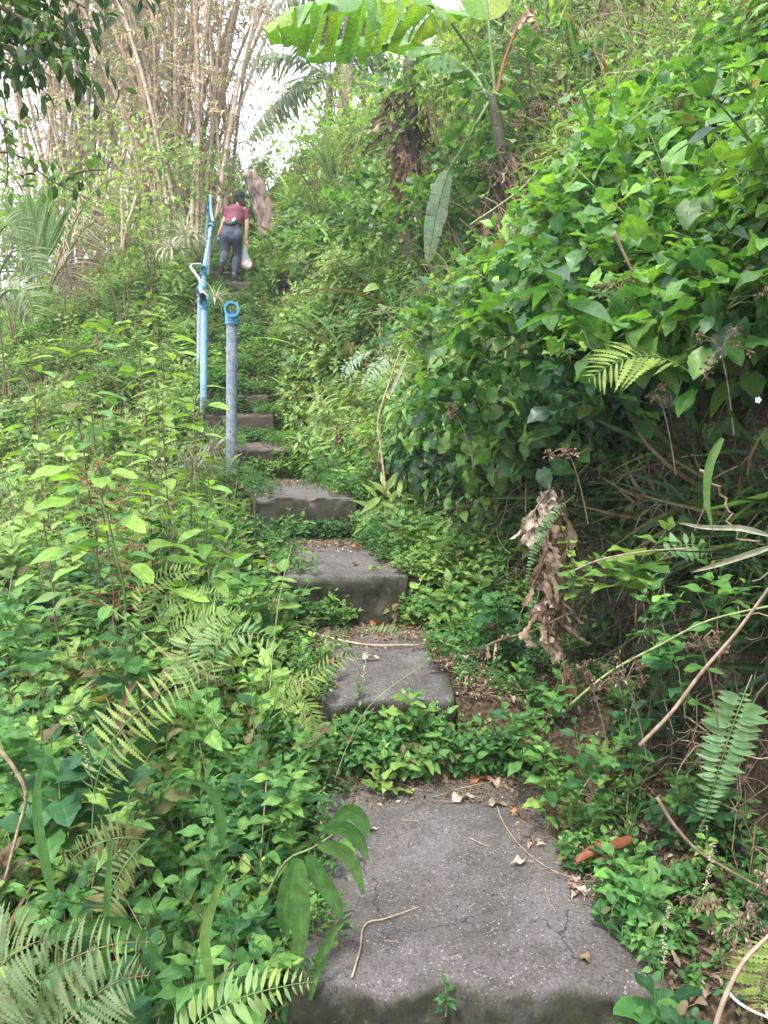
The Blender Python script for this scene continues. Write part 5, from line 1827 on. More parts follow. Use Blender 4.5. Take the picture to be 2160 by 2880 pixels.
stick('dry_twig', [(700, 470, 2.1), (722, 495, 2.1), (735, 530, 2.1), (765, 545, 2.1)], .004, 'knotted brown root winding beside the long green blade', hue=.5, cat='twig', wob=.006)
stick('woody_vine', [(-5, 745, 1.9), (12, 765, 1.9), (26, 795, 1.9), (18, 830, 1.9), (5, 880, 1.9)], .006, 'bent pinkish brown woody stem near the picture edge in the weeds', hue=.85, cat='vine stem')
stick('green_vine_stem', [(470, 225, 5.6), (520, 190, 5.6), (560, 150, 5.6), (640, 120, 5.4), (770, 92, 5.2)], .008, 'long pale climbing stem running across the upper hillside', mat=M_STEM, hue=.9, cat='vine stem', val=1.2)
stick('dry_twig', [(528, 62, 6.5), (531, 95, 6.5), (534, 130, 6.5), (532, 175, 6.5)], .009, 'dark upright twig beside the orange banana stalk', hue=.0, val=.5, cat='twig')
stick('white_wire', [(727, 990, 1.4), (738, 1002, 1.4), (755, 1012, 1.4), (775, 1020, 1.4)], .0035, 'bare white wire curving in the bottom corner of the bank', mat=solid('white_plastic', [(.7, .7, .7), (.8, .8, .8)], bump=0, rough=.4), cat='wire')
for k, (pts, lab) in enumerate((([(270, 690, 2.9), (274, 640, 3.0), (281, 590, 3.1), (292, 545, 3.2)], 'tall green stem rising in front of the third step'),
                                ([(100, 600, 3.0), (150, 640, 2.8), (190, 680, 2.7), (220, 730, 2.6)], 'thin pale grass stalk slanting through the weeds'),
                                ([(335, 780, 2.5), (350, 740, 2.5), (375, 700, 2.5), (430, 660, 2.6)], 'fine reddish stalk slanting over the second step'))):
    stick('grass_stalk', pts, .003 if k != 2 else .0018, lab, mat=M_STEM, hue=.8, cat='stalk', val=1.2)


def on_tread(u, v, dz=.004):
    """where the sight line through (u, v) meets a tread"""
    for k in (1, 2, 3, 4, 5):
        y0, y1, z = STEPS[k]
        b = (512 - v) / F_PX
        p = radians(PITCH)
        s = (-sin(p) + b * cos(p)) / (cos(p) + b * sin(p))
        if s < 0:
            y = (z + dz - EYE) / s
            if y0 <= y <= y1:
                return P(u, v, y)
    return spot(u, v, 3)


def ground_stick(pts, r0, label, hue=.8, name='dry_twig', mat=None, val=1.0):
    pa = spline(np.array([on_tread(u, v, r0 + .003) for u, v in pts]), 16)
    pa[:, 2] += np.abs(q.normal(0, .001, 16))
    g = Geo()
    tube(g, pa, np.linspace(r0, r0 * .5, 16), 5, 0, (hue, val, 0))
    return tag(g.obj(name, [mat or M_WOOD], origin=pa[0]), label, 'twig')


g_ = [([(352, 978), (360, 950), (365, 925), (388, 918), (419, 907)], .0035, 'forked pale twig lying on the nearest step'),
      ([(497, 806), (503, 822), (520, 846), (548, 868), (578, 880)], .0022, 'thin curved twig at the back of the nearest step'),
      ([(560, 790), (580, 808), (604, 828), (619, 838)], .003, 'pale straw by the curled brown leaf'),
      ([(455, 790), (480, 784), (505, 780)], .0035, 'short pale stick at the back of the nearest step'),
      ([(470, 838), (480, 843), (490, 847)], .0016, 'tiny straw in the middle of the nearest step'),
      ([(545, 888), (548, 900), (556, 912)], .0014, 'dark hooked straw on the nearest step'),
      ([(300, 628), (330, 638), (370, 645), (420, 645)], .009, 'long pale flattened stem lying across the second step')]
for pts, r0, lab in g_:
    ground_stick(pts, r0, lab, hue=.9, val=1.2 if r0 < .008 else 1.4)


# ================================================================== fallen leaves
def fallen(u, v, L, yaw, label, mat, hue, w_=.45, fold=.5, droop=.2, roll=0., wave=.3, tilt=0., teeth=0, shape='ovate', n=9, at_=None):
    p = on_tread(u, v) if at_ is None else at_
    g = Geo()
    tm = leaf_t(n, w_, shape, fold=fold, droop=droop, wave=wave, teeth=teeth)
    Rm = Matrix.Rotation(radians(yaw), 3, 'Z') @ Matrix.Rotation(radians(-tilt), 3, 'Y') @ Matrix.Rotation(radians(roll), 3, 'X')
    g.stamp(tm, (np.array(Rm) * L)[None], np.zeros((1, 3)), np.array([[hue - .5, 1, 0]]))
    tube(g, curve((0, 0, 0), np.array(Rm) @ np.array([-.3 * L, 0.01, .02 * L]), n=4), .0012, 3, 0, (hue, .8, 0))
    zmin = min(vv[:, 2].min() for vv in g.V)
    o = g.obj('fallen_leaf', [mat], loc=(p[0], p[1], p[2] + .002 - zmin))
    m = o.modifiers.new('thickness', 'SOLIDIFY')
    m.thickness = .0006
    return tag(o, label, 'fallen leaf')


# curled brown leaf: a rolled tube
def curled(u0, v0, u1, v1, r0, label, z0=.02, z1=.10, mat=None, hue=.3):
    a, b = on_tread(u0, v0, .01), None
    a = P(u0, v0, 2.33)
    b = P(u1, v1, 2.42)
    g = Geo()
    m, n = 20, 13
    t_ = np.linspace(0, 1, m)
    d = unit(b - a)
    s = unit(np.cross(d, [0, 0, 1]))
    u_ = np.cross(s, d)
    th = np.linspace(-.4, 1.75 * pi, n)
    rad = r0 * (.25 + .75 * np.sin(pi * np.clip(t_ * .75 + .08, 0, 1)))
    V = []
    for i in range(m):
        c = a + (b - a) * t_[i] + u_ * .01 * sin(t_[i] * 5)
        for j in range(n):
            rr = rad[i] * (1 - .16 * j / n) * (1 + .05 * sin(j * 1.3 + i))
            V.append(c + s * cos(th[j]) * rr + u_ * sin(th[j]) * rr)
    V = np.array(V)
    i, j = np.meshgrid(np.arange(m - 1), np.arange(n - 1), indexing='ij')
    k = (i * n + j).ravel()
    F = np.stack([k, k + 1, k + n + 1, k + n], 1)
    UV = np.stack([np.tile(np.linspace(0, 1, n), m), np.repeat(t_, n)], 1)
    g.add(V, F, UV, (hue, 1, 0), 0)
    o = g.obj('fallen_leaf', [mat or M_RUST], origin=a)
    md = o.modifiers.new('thickness', 'SOLIDIFY')
    md.thickness = .001
    return tag(o, label, 'fallen leaf')


curled(575, 862, 632, 836, .022, 'large rolled up rust brown leaf beside the nearest step')
for a in (
    (364, 833, .055, 20, 'small whitish curled leaf at the side of the nearest step', M_DRY, .95),
    (527, 862, .065, 200, 'pale pink cupped leaf lying alone near the back of the nearest step', M_DRY, 1.0),
    (575, 884, .06, 60, 'pinkish torn leaf at the weedy side of the nearest step', M_DRY, .85),
    (585, 898, .06, 100, 'greyish white crumpled leaf under the pinkish torn one', M_DRY, 1.0),
    (590, 966, .055, 110, 'small dull purple brown leaf near the front of the nearest step', M_DRY, .35),
    (452, 803, .10, 20, 'long pale pink leaf at the back of the nearest step', M_DRY, .9),
    (488, 806, .075, -5, 'narrow mauve leaf beside the thin curved twig', M_DRY, .6),
    (470, 783, .10, 8, 'red brown pointed leaf under the riser weeds', M_RUST, .7),
    (348, 782, .15, 30, 'broad brown dead leaf in the corner behind the nearest step', M_RUST, .0),
    (376, 779, .09, 60, 'dull tan leaf beside the broad brown one', M_DRY, .3),
    (497, 790, .09, 95, 'upright pink tan leaf behind the mauve one', M_DRY, .75),
    (404, 629, .21, 10, 'big ribbed red brown leaf propped behind the second step', M_RUST, .2),
    (370, 627, .10, 20, 'smaller red leaf beside the fern piece', M_RUST, .6),
    (328, 664, .08, 40, 'dark red glossy leaf on the second step', M_RUST, .3),
    (362, 660, .09, 5, 'thin whitish curled strip on the second step', M_DRY, 1.0),
    (368, 570, .08, 0, 'yellow leaf lying on the third step', M_BROAD, 1.0),
    (355, 566, .07, 90, 'dark red leaf standing on the third step', M_RUST, .1),
    (416, 571, .09, 30, 'crimson leaf scrap at the side of the third step', M_RUST, .4),
    (313, 535, .12, 80, 'upright orange brown leaf behind the third step', M_RUST, .9),
    (352, 548, .08, 10, 'orange leaf on the litter of the third step', M_RUST, 1.0),
    (520, 815, .05, 150, 'little ochre leaf by the straw', M_RUST, 1.0),
    (560, 780, .09, 170, 'pale grey leaf under the creeping weeds', M_DRY, .9),
    (640, 900, .08, 200, 'tan leaf half hidden in the creeping weeds', M_DRY, .5),
):
    u, v, L, yaw, lab, mt, hue = a
    fallen(u, v, L, yaw, lab, mt, hue, fold=.6, tilt=12, wave=.4)

# ---- dry banana leaf hanging on the bank
root = empty('dry_banana_leaf', P(545, 480, 3.35), 'big tattered grey brown banana leaf hanging down the bank', 'dead leaf')
for k, (pts, n_, L_, w_, hu) in enumerate((([(550, 484, 3.35), (549, 520, 3.3), (547, 560, 3.28), (546, 600, 3.27), (547, 622, 3.26)], 28, .17, .030, .50),
                                           ([(562, 490, 3.4), (568, 530, 3.35), (564, 575, 3.32), (562, 612, 3.3)], 18, .22, .024, .3),
                                           ([(553, 488, 3.35), (538, 505, 3.28), (527, 528, 3.25)], 10, .16, .036, .85),
                                           ([(556, 620, 3.3), (562, 650, 3.25), (566, 680, 3.2)], 9, .16, .03, .5))):
    g = Geo()
    ragged_leaf(g, spline(PP(*pts), 18), n_, L_, w_, np.random.default_rng(330 + k), hue=hu, rib=.007, spread=.35)
    part(g, ['midrib_blade', 'folded_blade', 'torn_flap', 'lower_shred'][k], [M_DRY, M_WOOD], root)
g = Geo()
ragged_leaf(g, spline(PP((470, 655, 3.7), (500, 640, 3.5), (530, 632, 3.3), (565, 615, 3.2)), 16), 9, .10, .022, np.random.default_rng(44), hue=.6, rib=.008, down=.2)
tag(g.obj('dry_banana_leaf', [M_DRY, M_WOOD], origin=P(470, 655, 3.7)), 'flat dry leaf strip lying at the foot of the bank', 'dead leaf')


# ---- dry seed heads
def seedhead(u, v, y, rad, n, label, seed, hue=.3, stem_to=None):
    qq = np.random.default_rng(seed)
    c = P(u, v, y)
    g = Geo()
    b0 = P(*stem_to) if stem_to else c + [.1, .1, -.25]
    tube(g, curve(b0, c, sag=-.03, n=6), .0022, 4, 1, (.6, 1, 0), cap=False)
    m = max(5, n // 9)
    rad *= .62
    sz = max(.8, y / 2.6)
    prev = c
    for h in range(m):
        hub = c + unit(qq.normal(0, 1, 3) * [1, .6, .5] + [0, 0, .1]) * rad * qq.uniform(.3, 1.1)
        tube(g, curve(c, hub, sag=-.015, n=4, wob=.002, r=qq), .0011 * sz, 3, 1, (qq.uniform(.1, .8), 1, 0), cap=False)
        for k in range(8):
            e = hub + qq.normal(0, 1, 3) * [.011, .009, .010] * sz
            dd = unit(qq.normal(0, .6, 3) + [0, 0, -.5])
            tube(g, np.array([hub, e]), .0006 * sz, 3, 1, (.6, 1, 0), cap=False)
            hh = np.clip(qq.normal(hue, .25), 0, 1)
            tube(g, np.array([e, e + dd * .006 * sz, e + dd * .013 * sz]), [.0016 * sz, .0034 * sz, .0008 * sz], 5, 0, (hh, qq.uniform(.6, 1.25), 0), cap=False)
    return tag(g.obj('seed_head', [M_DRY, M_WOOD], origin=b0), label, 'seed head')


for k, a in enumerate(((568, 452, 2.5, .10, 60, 'pale brown dry flower cluster hanging over the hollow'),
                       (720, 350, 2.3, .12, 90, 'brown dry flower head under the heart leaves by the yellow fern'),
                       (660, 400, 2.5, .08, 50, 'small dry flower tuft below the yellow fern'),
                       (625, 682, 1.9, .11, 110, 'reddish brown dry flower mass against the bank wall'),
                       (585, 675, 2.1, .06, 50, 'smaller brown flower tuft next to the reddish mass'),
                       (700, 645, 1.8, .10, 80, 'dry brown flower spray near the slanting woody stem'),
                       (740, 930, 1.5, .11, 120, 'bristly brown seed cluster low in the bottom corner'),
                       (705, 905, 1.6, .08, 80, 'tan dry seed cluster beside the nearest step'),
                       (768, 880, 1.5, .07, 70, 'dry seed cluster at the picture edge above the white wire'),
                       (768, 300, 2.2, .07, 60, 'dark brown seed cluster at the upper picture edge'),
                       (620, 290, 2.7, .12, 80, 'purple brown dried sprig lying on the vine leaves'),
                       (548, 108, 6.0, .28, 130, 'rust brown cluster of dry flowers on the upper hillside'),
                       (520, 118, 6.2, .18, 80, 'smaller rusty flower cluster beside the banana stem'),
                       (455, 412, 3.4, .06, 40, 'tiny brown flower tuft on the vine lobe by the steps'),
                       (338, 440, 6.4, .07, 40, 'dead reddish sprig by the fifth step'))):
    seedhead(*a[:5], a[5], 950 + k, hue=.35 if k in (0, 6, 7, 8) else .15)

# ---- seed spikes
for k, (pts, lab) in enumerate((([(660, 1000, 1.6), (664, 965, 1.6), (664, 935, 1.6), (668, 905, 1.6)], 'slender flower spike with white dots at the front corner of the step'),
                                ([(698, 915, 1.6), (704, 890, 1.6), (710, 865, 1.6), (713, 842, 1.6)], 'thin dotted flower spike above the creeping weeds'),
                                ([(362, 700, 2.7), (363, 680, 2.7), (366, 660, 2.75), (366, 645, 2.8)], 'small dark seed spike in front of the second step'),
                                ([(96, 800, 1.9), (88, 765, 1.9), (80, 735, 1.9), (68, 715, 1.9)], 'nodding pale seed spike left standing in the weeds'))):
    if k == 3:
        lab = 'nodding pale seed spike standing in the weeds'
    g = Geo()
    pa = spline(PP(*pts), 14)
    tube(g, pa, .0014, 4, 1, (.5, 1, 0), cap=False)
    for j in range(40):
        f = .35 + .65 * j / 40
        c = np.array([np.interp(f, np.linspace(0, 1, 14), pa[:, i]) for i in range(3)])
        dd = unit(q.normal(0, 1, 3) * [1, 1, .3])
        tube(g, np.array([c, c + dd * .004, c + dd * .008]), [.0008, .0013, .0005], 4, 0, (.9, 1.2, 0), cap=False)
    tag(g.obj('flower_spike', [M_DRY, M_STEM], origin=pa[0]), lab, 'flower spike')

# ---- white flower
root = empty('white_flower', P(758, 400, 2.0), 'small white trumpet flower among the leaves of the bank edge', 'flower')
M_WHITE = solid('white_petal', [(.75, .76, .8), (.85, .85, .88)], bump=0, rough=.5)
for k in range(5):
    g = Geo()
    a = k * 2 * pi / 5
    leaves(g, leaf_t(4, .7, 'ellip', fold=.2, droop=.3), (0, 0, 0), (cos(a), -.4, sin(a)), .009, up=(0, -1, 0), roll=.05)
    g.obj('petal', [M_WHITE], root)
# ================================================================== PVC HANDRAIL
def pvc(name, c1, c2, blotch=0.0):
    def ex(t, tc, base, bs):
        n2 = N(t, 'ShaderNodeTexNoise')
        n2.inputs['Scale'].default_value = 26
        n2.inputs['Detail'].default_value = 9
        n2.inputs['Roughness'].default_value = .75
        t.links.new(tc.outputs['Object'], n2.inputs['Vector'])
        f = ramp(t, [(.47, (0, 0, 0)), (.56, (1, 1, 1))], n2.outputs['Fac'])
        f = mth(t, 'MULTIPLY', f, blotch)
        return mixc(t, f, base, (.17, .15, .15))
    return solid(name, [c1, c2], scale=7, rough=.42, bump=.1, extra=ex, detail=6)


M_PVC = pvc('light_blue_pvc', (.17, .36, .60), (.27, .48, .72), .35)
M_PVCW = pvc('weathered_blue_pvc', (.15, .22, .31), (.27, .32, .38), .95)
M_TEE = pvc('blue_pvc_fitting', (.05, .26, .44), (.09, .36, .55), .35)
M_GREYP = pvc('greyed_pvc', (.22, .25, .33), (.34, .36, .42), .4)
M_BLACKP = solid('black_rubber', [(.008, .008, .009), (.015, .015, .016)], bump=0, rough=.4)
M_METAL = solid('dull_metal_pipe', [(.35, .33, .30), (.55, .53, .5)], bump=.1, rough=.4, metallic=.5)


def hollow(g, a, b, ro, ri, n=24, tint=(.5, 1, 0)):
    """open pipe: outer wall, inner wall, end rings"""
    a, b = np.asarray(a, float), np.asarray(b, float)
    d = unit(b - a)
    s = unit(np.cross(d, [0, 0, 1])) if abs(d[2]) < .95 else np.array([1.0, 0, 0])
    u = np.cross(s, d)
    an = np.arange(n) * 2 * pi / n
    ring = s * np.cos(an)[:, None] + u * np.sin(an)[:, None]
    prof = [(a, ri), (a, ro), (b, ro), (b, ri), (a, ri)]
    V = np.concatenate([c + ring * r for c, r in prof])
    F = [(k * n + j, k * n + (j + 1) % n, (k + 1) * n + (j + 1) % n, (k + 1) * n + j) for k in range(4) for j in range(n)]
    g.add(V, F, V[:, :2], tint, 0)


def mk(g, nm, mat, root, smooth=True, label=None):
    o = part(g, nm, [mat], root, label)
    m = o.modifiers.new('edges', 'EDGE_SPLIT')
    m.split_angle = radians(40)
    return o


def post(base, top, r, mat, label, tees, rail=(0, 1, .1), group='blue plastic handrail posts beside the steps', name='handrail_post'):
    base, top = np.asarray(base, float), np.asarray(top, float)
    root = empty(name, base, label, 'post', group)
    d = unit(top - base)
    g = Geo()
    tube(g, np.array([base - d * .1, base * .5 + top * .5, top - d * r * 1.0]), r, 20, 0, (.5, 1, 0))
    mk(g, 'pipe', mat, root)
    rd = unit(rail)
    for k, f in enumerate(tees):
        c = base + (top - base) * f
        g = Geo()
        sl = r * 1.22
        tube(g, np.array([c - d * r * 2.5, c - d * r * .3]), sl, 20, 0, (.5, 1, 0))
        tube(g, np.array([c - d * r * 2.55, c - d * r * 2.25]), sl * 1.07, 20, 0, (.5, 1, 0))
        hollow(g, c - rd * r * 2.0, c + rd * r * 2.0, r * 1.26, r * 1.0)
        hollow(g, c - rd * r * 2.12, c - rd * r * 1.8, r * 1.38, r * 1.0)
        mk(g, 'tee_fitting', M_TEE, root)
    return root


pt = P(232, 310, 7.25)
pb = P(231, 470, 7.25)
pb[2] = STEPS[4][2] - .02
post(pb, pt, .051, M_PVCW, 'weathered grey blue pipe post with open tee fitting, nearest post of the handrail', [1.0], rail=(-.16, 1, .05))
ra = P(204.5, 300, 9.3)
rb = P(203.5, 405, 9.25)
r1 = post(rb, ra, .041, M_PVC, 'clean light blue pipe post with a black plug in its tee', [1.0], rail=(-.1, 1, .45))
g = Geo()
tube(g, spline([ra + [0, .02, .02], ra + [.0, -.10, .03], ra + [.015, -.16, .02]], 8), .036, 16, 0)
mk(g, 'black_plug', M_BLACKP, r1)
tb_ = P(200.5, 289, 10.4)
bb_ = P(199, 375, 10.4)
post(bb_, tb_, .038, M_GREYP, 'greyish blue post standing close behind the light blue one', [1.0], rail=(-.05, 1, .45))
td = P(204, 268, 11.4)
bd = P(202.5, 345, 11.4)
post(bd, td, .038, M_PVC, 'blue post where the sloping rail begins', [1.0], rail=(-.1, 1, .4))
tg = P(210.6, 226, 13.4)
bg_ = P(207.5, 280, 13.4)
post(bg_, tg, .036, M_GREYP, 'grey post beside the feet of the woman', [1.0, .87], rail=(-.1, 1, .4))
tf = P(211, 196, 15.2)
bf = P(204, 253, 15.2)
post(bf, tf, .036, M_GREYP, 'tall grey post near the bamboo base with two blue rings', [.86, .74], rail=(-.1, 1, .4))
th = P(225, 203, 18.0)
bh = P(224, 216, 18.0)
post(bh, th + [0, 0, .05], .03, M_PVC, 'tiny far blue post beyond the woman', [1.0], rail=(-.1, 1, .4))


def rail(pts, r, mat, label, name='handrail_pipe', sides=14):
    g = Geo()
    pa = spline(np.array(pts), 24)
    tube(g, pa, r, sides, 0, (.5, 1, 0))
    return tag(g.obj(name, [mat], origin=pa[0]), label, 'pipe')


rail([td, td * .5 + tg * .5 + [0, 0, -.02], tg + [0, 0, -.02]], .027, M_PVC, 'light blue sloping rail pipe running up to the post by the woman')
rail([tg + [.02, .1, .1], tf * .5 + tg * .5, tf + [0, -.05, .0]], .025, M_PVC, 'upper light blue rail pipe reaching towards the bamboo')
rail([ra + [0, .1, .05], (ra + tb_) / 2 + [0, 0, .02], tb_ + [0, -.03, 0]], .03, M_METAL, 'short dull metal pipe joining the two nearest tee fittings of the sloping rail')
rail([tb_ + [0, .02, .0], tb_ + [-.06, .2, .16], td + [-.13, -.25, -.02], td + [-.03, -.06, .04]], .02, M_METAL, 'bent bare metal pipe looping between two blue tee fittings', name='bent_pipe')

# ================================================================== THE WALKING WOMAN
WY = 13.3
wz = tread_z(WY - .05)
W0 = np.array([P(233, 283, WY)[0], WY, wz])
S_ = .0013 * 1.02


def Wp(cx, cy, dy):
    """local point (metres) from the enlarged photograph's pixels (cx, cy), dy = depth offset"""
    return np.array([(cx - 720) * .0013, dy, (1395 - cy) * S_])


woman = empty('person', W0, 'woman in a maroon shirt and grey blue leggings climbing the steps away from the viewer', 'person')


def fuse(name, lofts, mat, voxel=.008, parent=woman, smooth=3):
    """several swept limbs fused into one continuous skin"""
    g = Geo()
    for pts, rx, ry in lofts:
        n = max(10, len(pts) * 5)
        pa = spline(np.array(pts), n)
        f = np.linspace(0, 1, n)
        f0 = np.linspace(0, 1, len(pts))
        a = np.interp(f, f0, rx)
        b = np.interp(f, f0, ry)
        k = 18
        d = unit(np.gradient(pa, axis=0))
        ref = np.array([1.0, 0, 0]) if abs(d[:, 0]).mean() < .8 else np.array([0, 1.0, 0])
        s = unit(ref - d * (d @ ref)[:, None])
        u = np.cross(d, s)
        # rounded ends
        pa2, a2, b2, s2, u2 = [], [], [], [], []
        for e in (.05, .5, .85):
            pa2.append(pa[0] - d[0] * a[0] * .9 * math.sqrt(max(0, 1 - e * e)))
            a2.append(a[0] * e); b2.append(b[0] * e); s2.append(s[0]); u2.append(u[0])
        for i in range(n):
            pa2.append(pa[i]); a2.append(a[i]); b2.append(b[i]); s2.append(s[i]); u2.append(u[i])
        for e in (.85, .5, .05):
            pa2.append(pa[-1] + d[-1] * a[-1] * .9 * math.sqrt(max(0, 1 - e * e)))
            a2.append(a[-1] * e); b2.append(b[-1] * e); s2.append(s[-1]); u2.append(u[-1])
        m = len(pa2)
        an = np.arange(k) * 2 * pi / k
        V = np.array(pa2)[:, None] + np.array(s2)[:, None] * (np.cos(an)[None, :, None] * np.array(a2)[:, None, None]) + np.array(u2)[:, None] * (np.sin(an)[None, :, None] * np.array(b2)[:, None, None])
        V = V.reshape(-1, 3)
        F = [(i * k + j, i * k + (j + 1) % k, (i + 1) * k + (j + 1) % k, (i + 1) * k + j) for i in range(m - 1) for j in range(k)]
        for i0, rv in ((0, True), ((m - 1) * k, False)):
            for j in range(1, k // 2):
                q_ = (i0 + j - 1, i0 + j, i0 + k - 1 - j, i0 + (k - j) % k)
                F.append(q_[::-1] if not rv else q_)
        g.add(V, F, V[:, :2], T0, 0)
    o = g.obj(name, [mat], parent)
    m = o.modifiers.new('fuse', 'REMESH')
    m.mode = 'VOXEL'
    m.voxel_size = voxel
    m.use_smooth_shade = True
    sm_ = o.modifiers.new('soften', 'SMOOTH')
    sm_.iterations = smooth
    sm_.factor = .5
    dg = bpy.context.evaluated_depsgraph_get()
    ev = o.evaluated_get(dg)
    me = bpy.data.meshes.new_from_object(ev)
    o.modifiers.clear()
    o.data = me
    if not me.materials:
        me.materials.append(mat)
    return o


M_SKIN = solid('skin', [(.42, .23, .16), (.50, .29, .21)], bump=0, rough=.5)
M_HAIR = solid('black_hair', [(.006, .005, .006), (.012, .011, .012)], scale=60, rough=.8, bump=.4, stretch=(3, 3, .3))
M_SHIRT = solid('maroon_jersey', [(.135, .036, .055), (.18, .05, .072)], scale=8, rough=.85, bump=.5, bdist=.02)
M_LEG = solid('grey_blue_leggings', [(.034, .042, .066), (.052, .062, .092)], scale=12, rough=.75, bump=.3, bdist=.006)
M_SHOE = solid('dark_shoe', [(.03, .03, .04), (.14, .13, .15)], scale=40, rough=.7)
M_BAGD = solid('black_nylon', [(.012, .012, .015), (.03, .03, .036)], scale=20, rough=.5)

hip = Wp(714, 770, .0)
waist = Wp(722, 655, .06)
chest = Wp(768, 520, .13)
neck0 = Wp(788, 415, .19)
neck1 = Wp(799, 360, .205)
head = Wp(804, 302, .22)
shL, shR = Wp(672, 462, .15), Wp(878, 482, .15)
elL, elR = Wp(592, 640, .14), Wp(897, 665, .13)
wrL, wrR = Wp(527, 765, .16), Wp(880, 845, .14)
hpL, hpR = Wp(652, 800, .0), Wp(785, 800, .01)
knL, knR = Wp(628, 1030, -.02), Wp(762, 1040, .09)
anL, anR = Wp(625, 1180, -.26), Wp(735, 1290, .02)
toL, toR = Wp(590, 1290, -.16), Wp(720, 1370, .15)


def hand(w_, fwd, side, curl):
    """palm, four fingers and a thumb closed round something"""
    w_ = np.array(w_)
    f, s = unit(fwd), unit(side)
    n = np.cross(f, s)
    L = [([w_, w_ + f * .045, w_ + f * .085], [.022, .034, .036], [.016, .017, .014])]
    for k, (o, l) in enumerate(((-.030, .062), (-.010, .070), (.011, .066), (.030, .052))):
        a = w_ + f * .082 + s * o
        b_ = a + f * l * .42 + n * curl * .012
        c = b_ + f * l * .18 + n * curl * .026
        e = c - f * l * .12 + n * curl * .016
        L.append(([a, b_, c, e], [.0088, .0085, .0080, .0070], [.0088, .0085, .0080, .0070]))
    a = w_ + f * .03 - s * .028
    L.append(([a, a + f * .025 - s * .018, a + f * .045 - s * .008 + n * curl * .018], [.011, .010, .008], [.011, .010, .008]))
    return L


handL = hand(wrL, Wp(500, 830, .2) - wrL, (1, .2, .3), 1)
handR = hand(wrR, Wp(888, 905, .13) - wrR, (-.3, 1, 0), 1)
body = [
    ([hip + [0, 0, .02], waist, chest, neck0 - [0, 0, .02]], [.155, .118, .150, .06], [.11, .09, .105, .055]),
    ([neck0 - [0, .01, .03], neck1, head - [0, 0, .04]], [.05, .047, .05], [.05, .048, .05]),
    ([head - [0, -.015, .075], head, head + [0, .01, .06]], [.058, .075, .062], [.072, .092, .075]),
    ([head + [0, .085, -.02], head + [0, .112, -.03]], [.014, .012], [.018, .012]),           # nose
    ([head + [-.078, .01, -.01], head + [-.084, .008, -.02]], [.008, .008], [.02, .016]),     # ears
    ([head + [.078, .01, -.01], head + [.084, .008, -.02]], [.008, .008], [.02, .016]),
    ([head + [-.02, .095, -.062], head + [.02, .095, -.062]], [.008, .008], [.007, .007]),    # lips
    ([chest + [0, 0, .05], shL, elL, wrL], [.07, .052, .038, .026], [.06, .050, .036, .022]),
    ([chest + [0, 0, .05], shR, elR, wrR], [.07, .052, .038, .026], [.06, .050, .036, .022]),
    ([hpL, (hpL + knL) / 2, knL, (knL * .6 + anL * .4), anL], [.095, .078, .055, .055, .036], [.10, .085, .058, .056, .036]),
    ([hpR, (hpR + knR) / 2, knR, (knR * .6 + anR * .4), anR], [.095, .078, .055, .055, .036], [.10, .085, .058, .056, .036]),
    ([anL, toL], [.036, .03], [.034, .02]), ([anR, toR], [.036, .03], [.034, .02]),
] + handL + handR
fuse('body', body, M_SKIN, .006, smooth=2)
e = .009
fuse('leggings', [
    ([hip + [-.0, 0, .075], hip + [0, -.005, -.02], hip + [0, -.01, -.06]], [.150, .166, .150], [.105, .122, .11]),
    ([hpL + [-.01, -.02, .02], hpL + [-.008, -.035, -.04], (hpL + knL) / 2, knL, (knL * .6 + anL * .4) + [0, -.01, 0], anL + [0, 0, .02]], [.088, .098, .086, .064, .066, .044], [.10, .112, .092, .066, .068, .044]),
    ([hpR + [.008, -.02, .02], hpR + [.008, -.035, -.04], (hpR + knR) / 2, knR, (knR * .6 + anR * .4) + [0, -.01, 0], anR + [0, 0, .02]], [.088, .098, .086, .064, .066, .044], [.10, .112, .092, .066, .068, .044]),
], M_LEG, .007, smooth=2)
fuse('shirt', [
    ([waist + [-.002, -.01, -.05], waist + [0, 0, .01], chest + [-.01, 0, -.04], chest + [.0, 0, .05], neck0 + [0, 0, -.035]], [.150, .138, .158, .145, .065], [.122, .118, .138, .118, .065]),
    ([chest + [-.04, 0, .04], shL, shL * .52 + elL * .48], [.068, .062, .057], [.058, .060, .055]),
    ([chest + [.04, 0, .04], shR, shR * .52 + elR * .48], [.068, .062, .057], [.058, .060, .055]),
], M_SHIRT, .007, smooth=2)
fuse('hair', [
    ([head + [0, -.012, .035], head + [0, -.02, .0], head + [.012, -.03, -.05], head + [.03, -.05, -.10]], [.088, .090, .075, .06], [.090, .090, .065, .045]),
    ([head + [.03, -.05, -.05], head + [.065, -.06, -.11], head + [.085, -.055, -.17], head + [.09, -.045, -.21]], [.05, .042, .030, .012], [.04, .035, .025, .010]),
], M_HAIR, .007, smooth=1)
for nm, an, to in (('shoe', anL, toL), ('shoe', anR, toR)):
    d = unit(to - an)
    sole = Geo()
    o = fuse('shoe', [([an + [0, -.03, .01], an + [0, .0, -.035], an * .5 + to * .5 + [0, 0, -.01], to], [.040, .050, .048, .036], [.046, .050, .042, .028])], M_SHOE, .006, smooth=1)
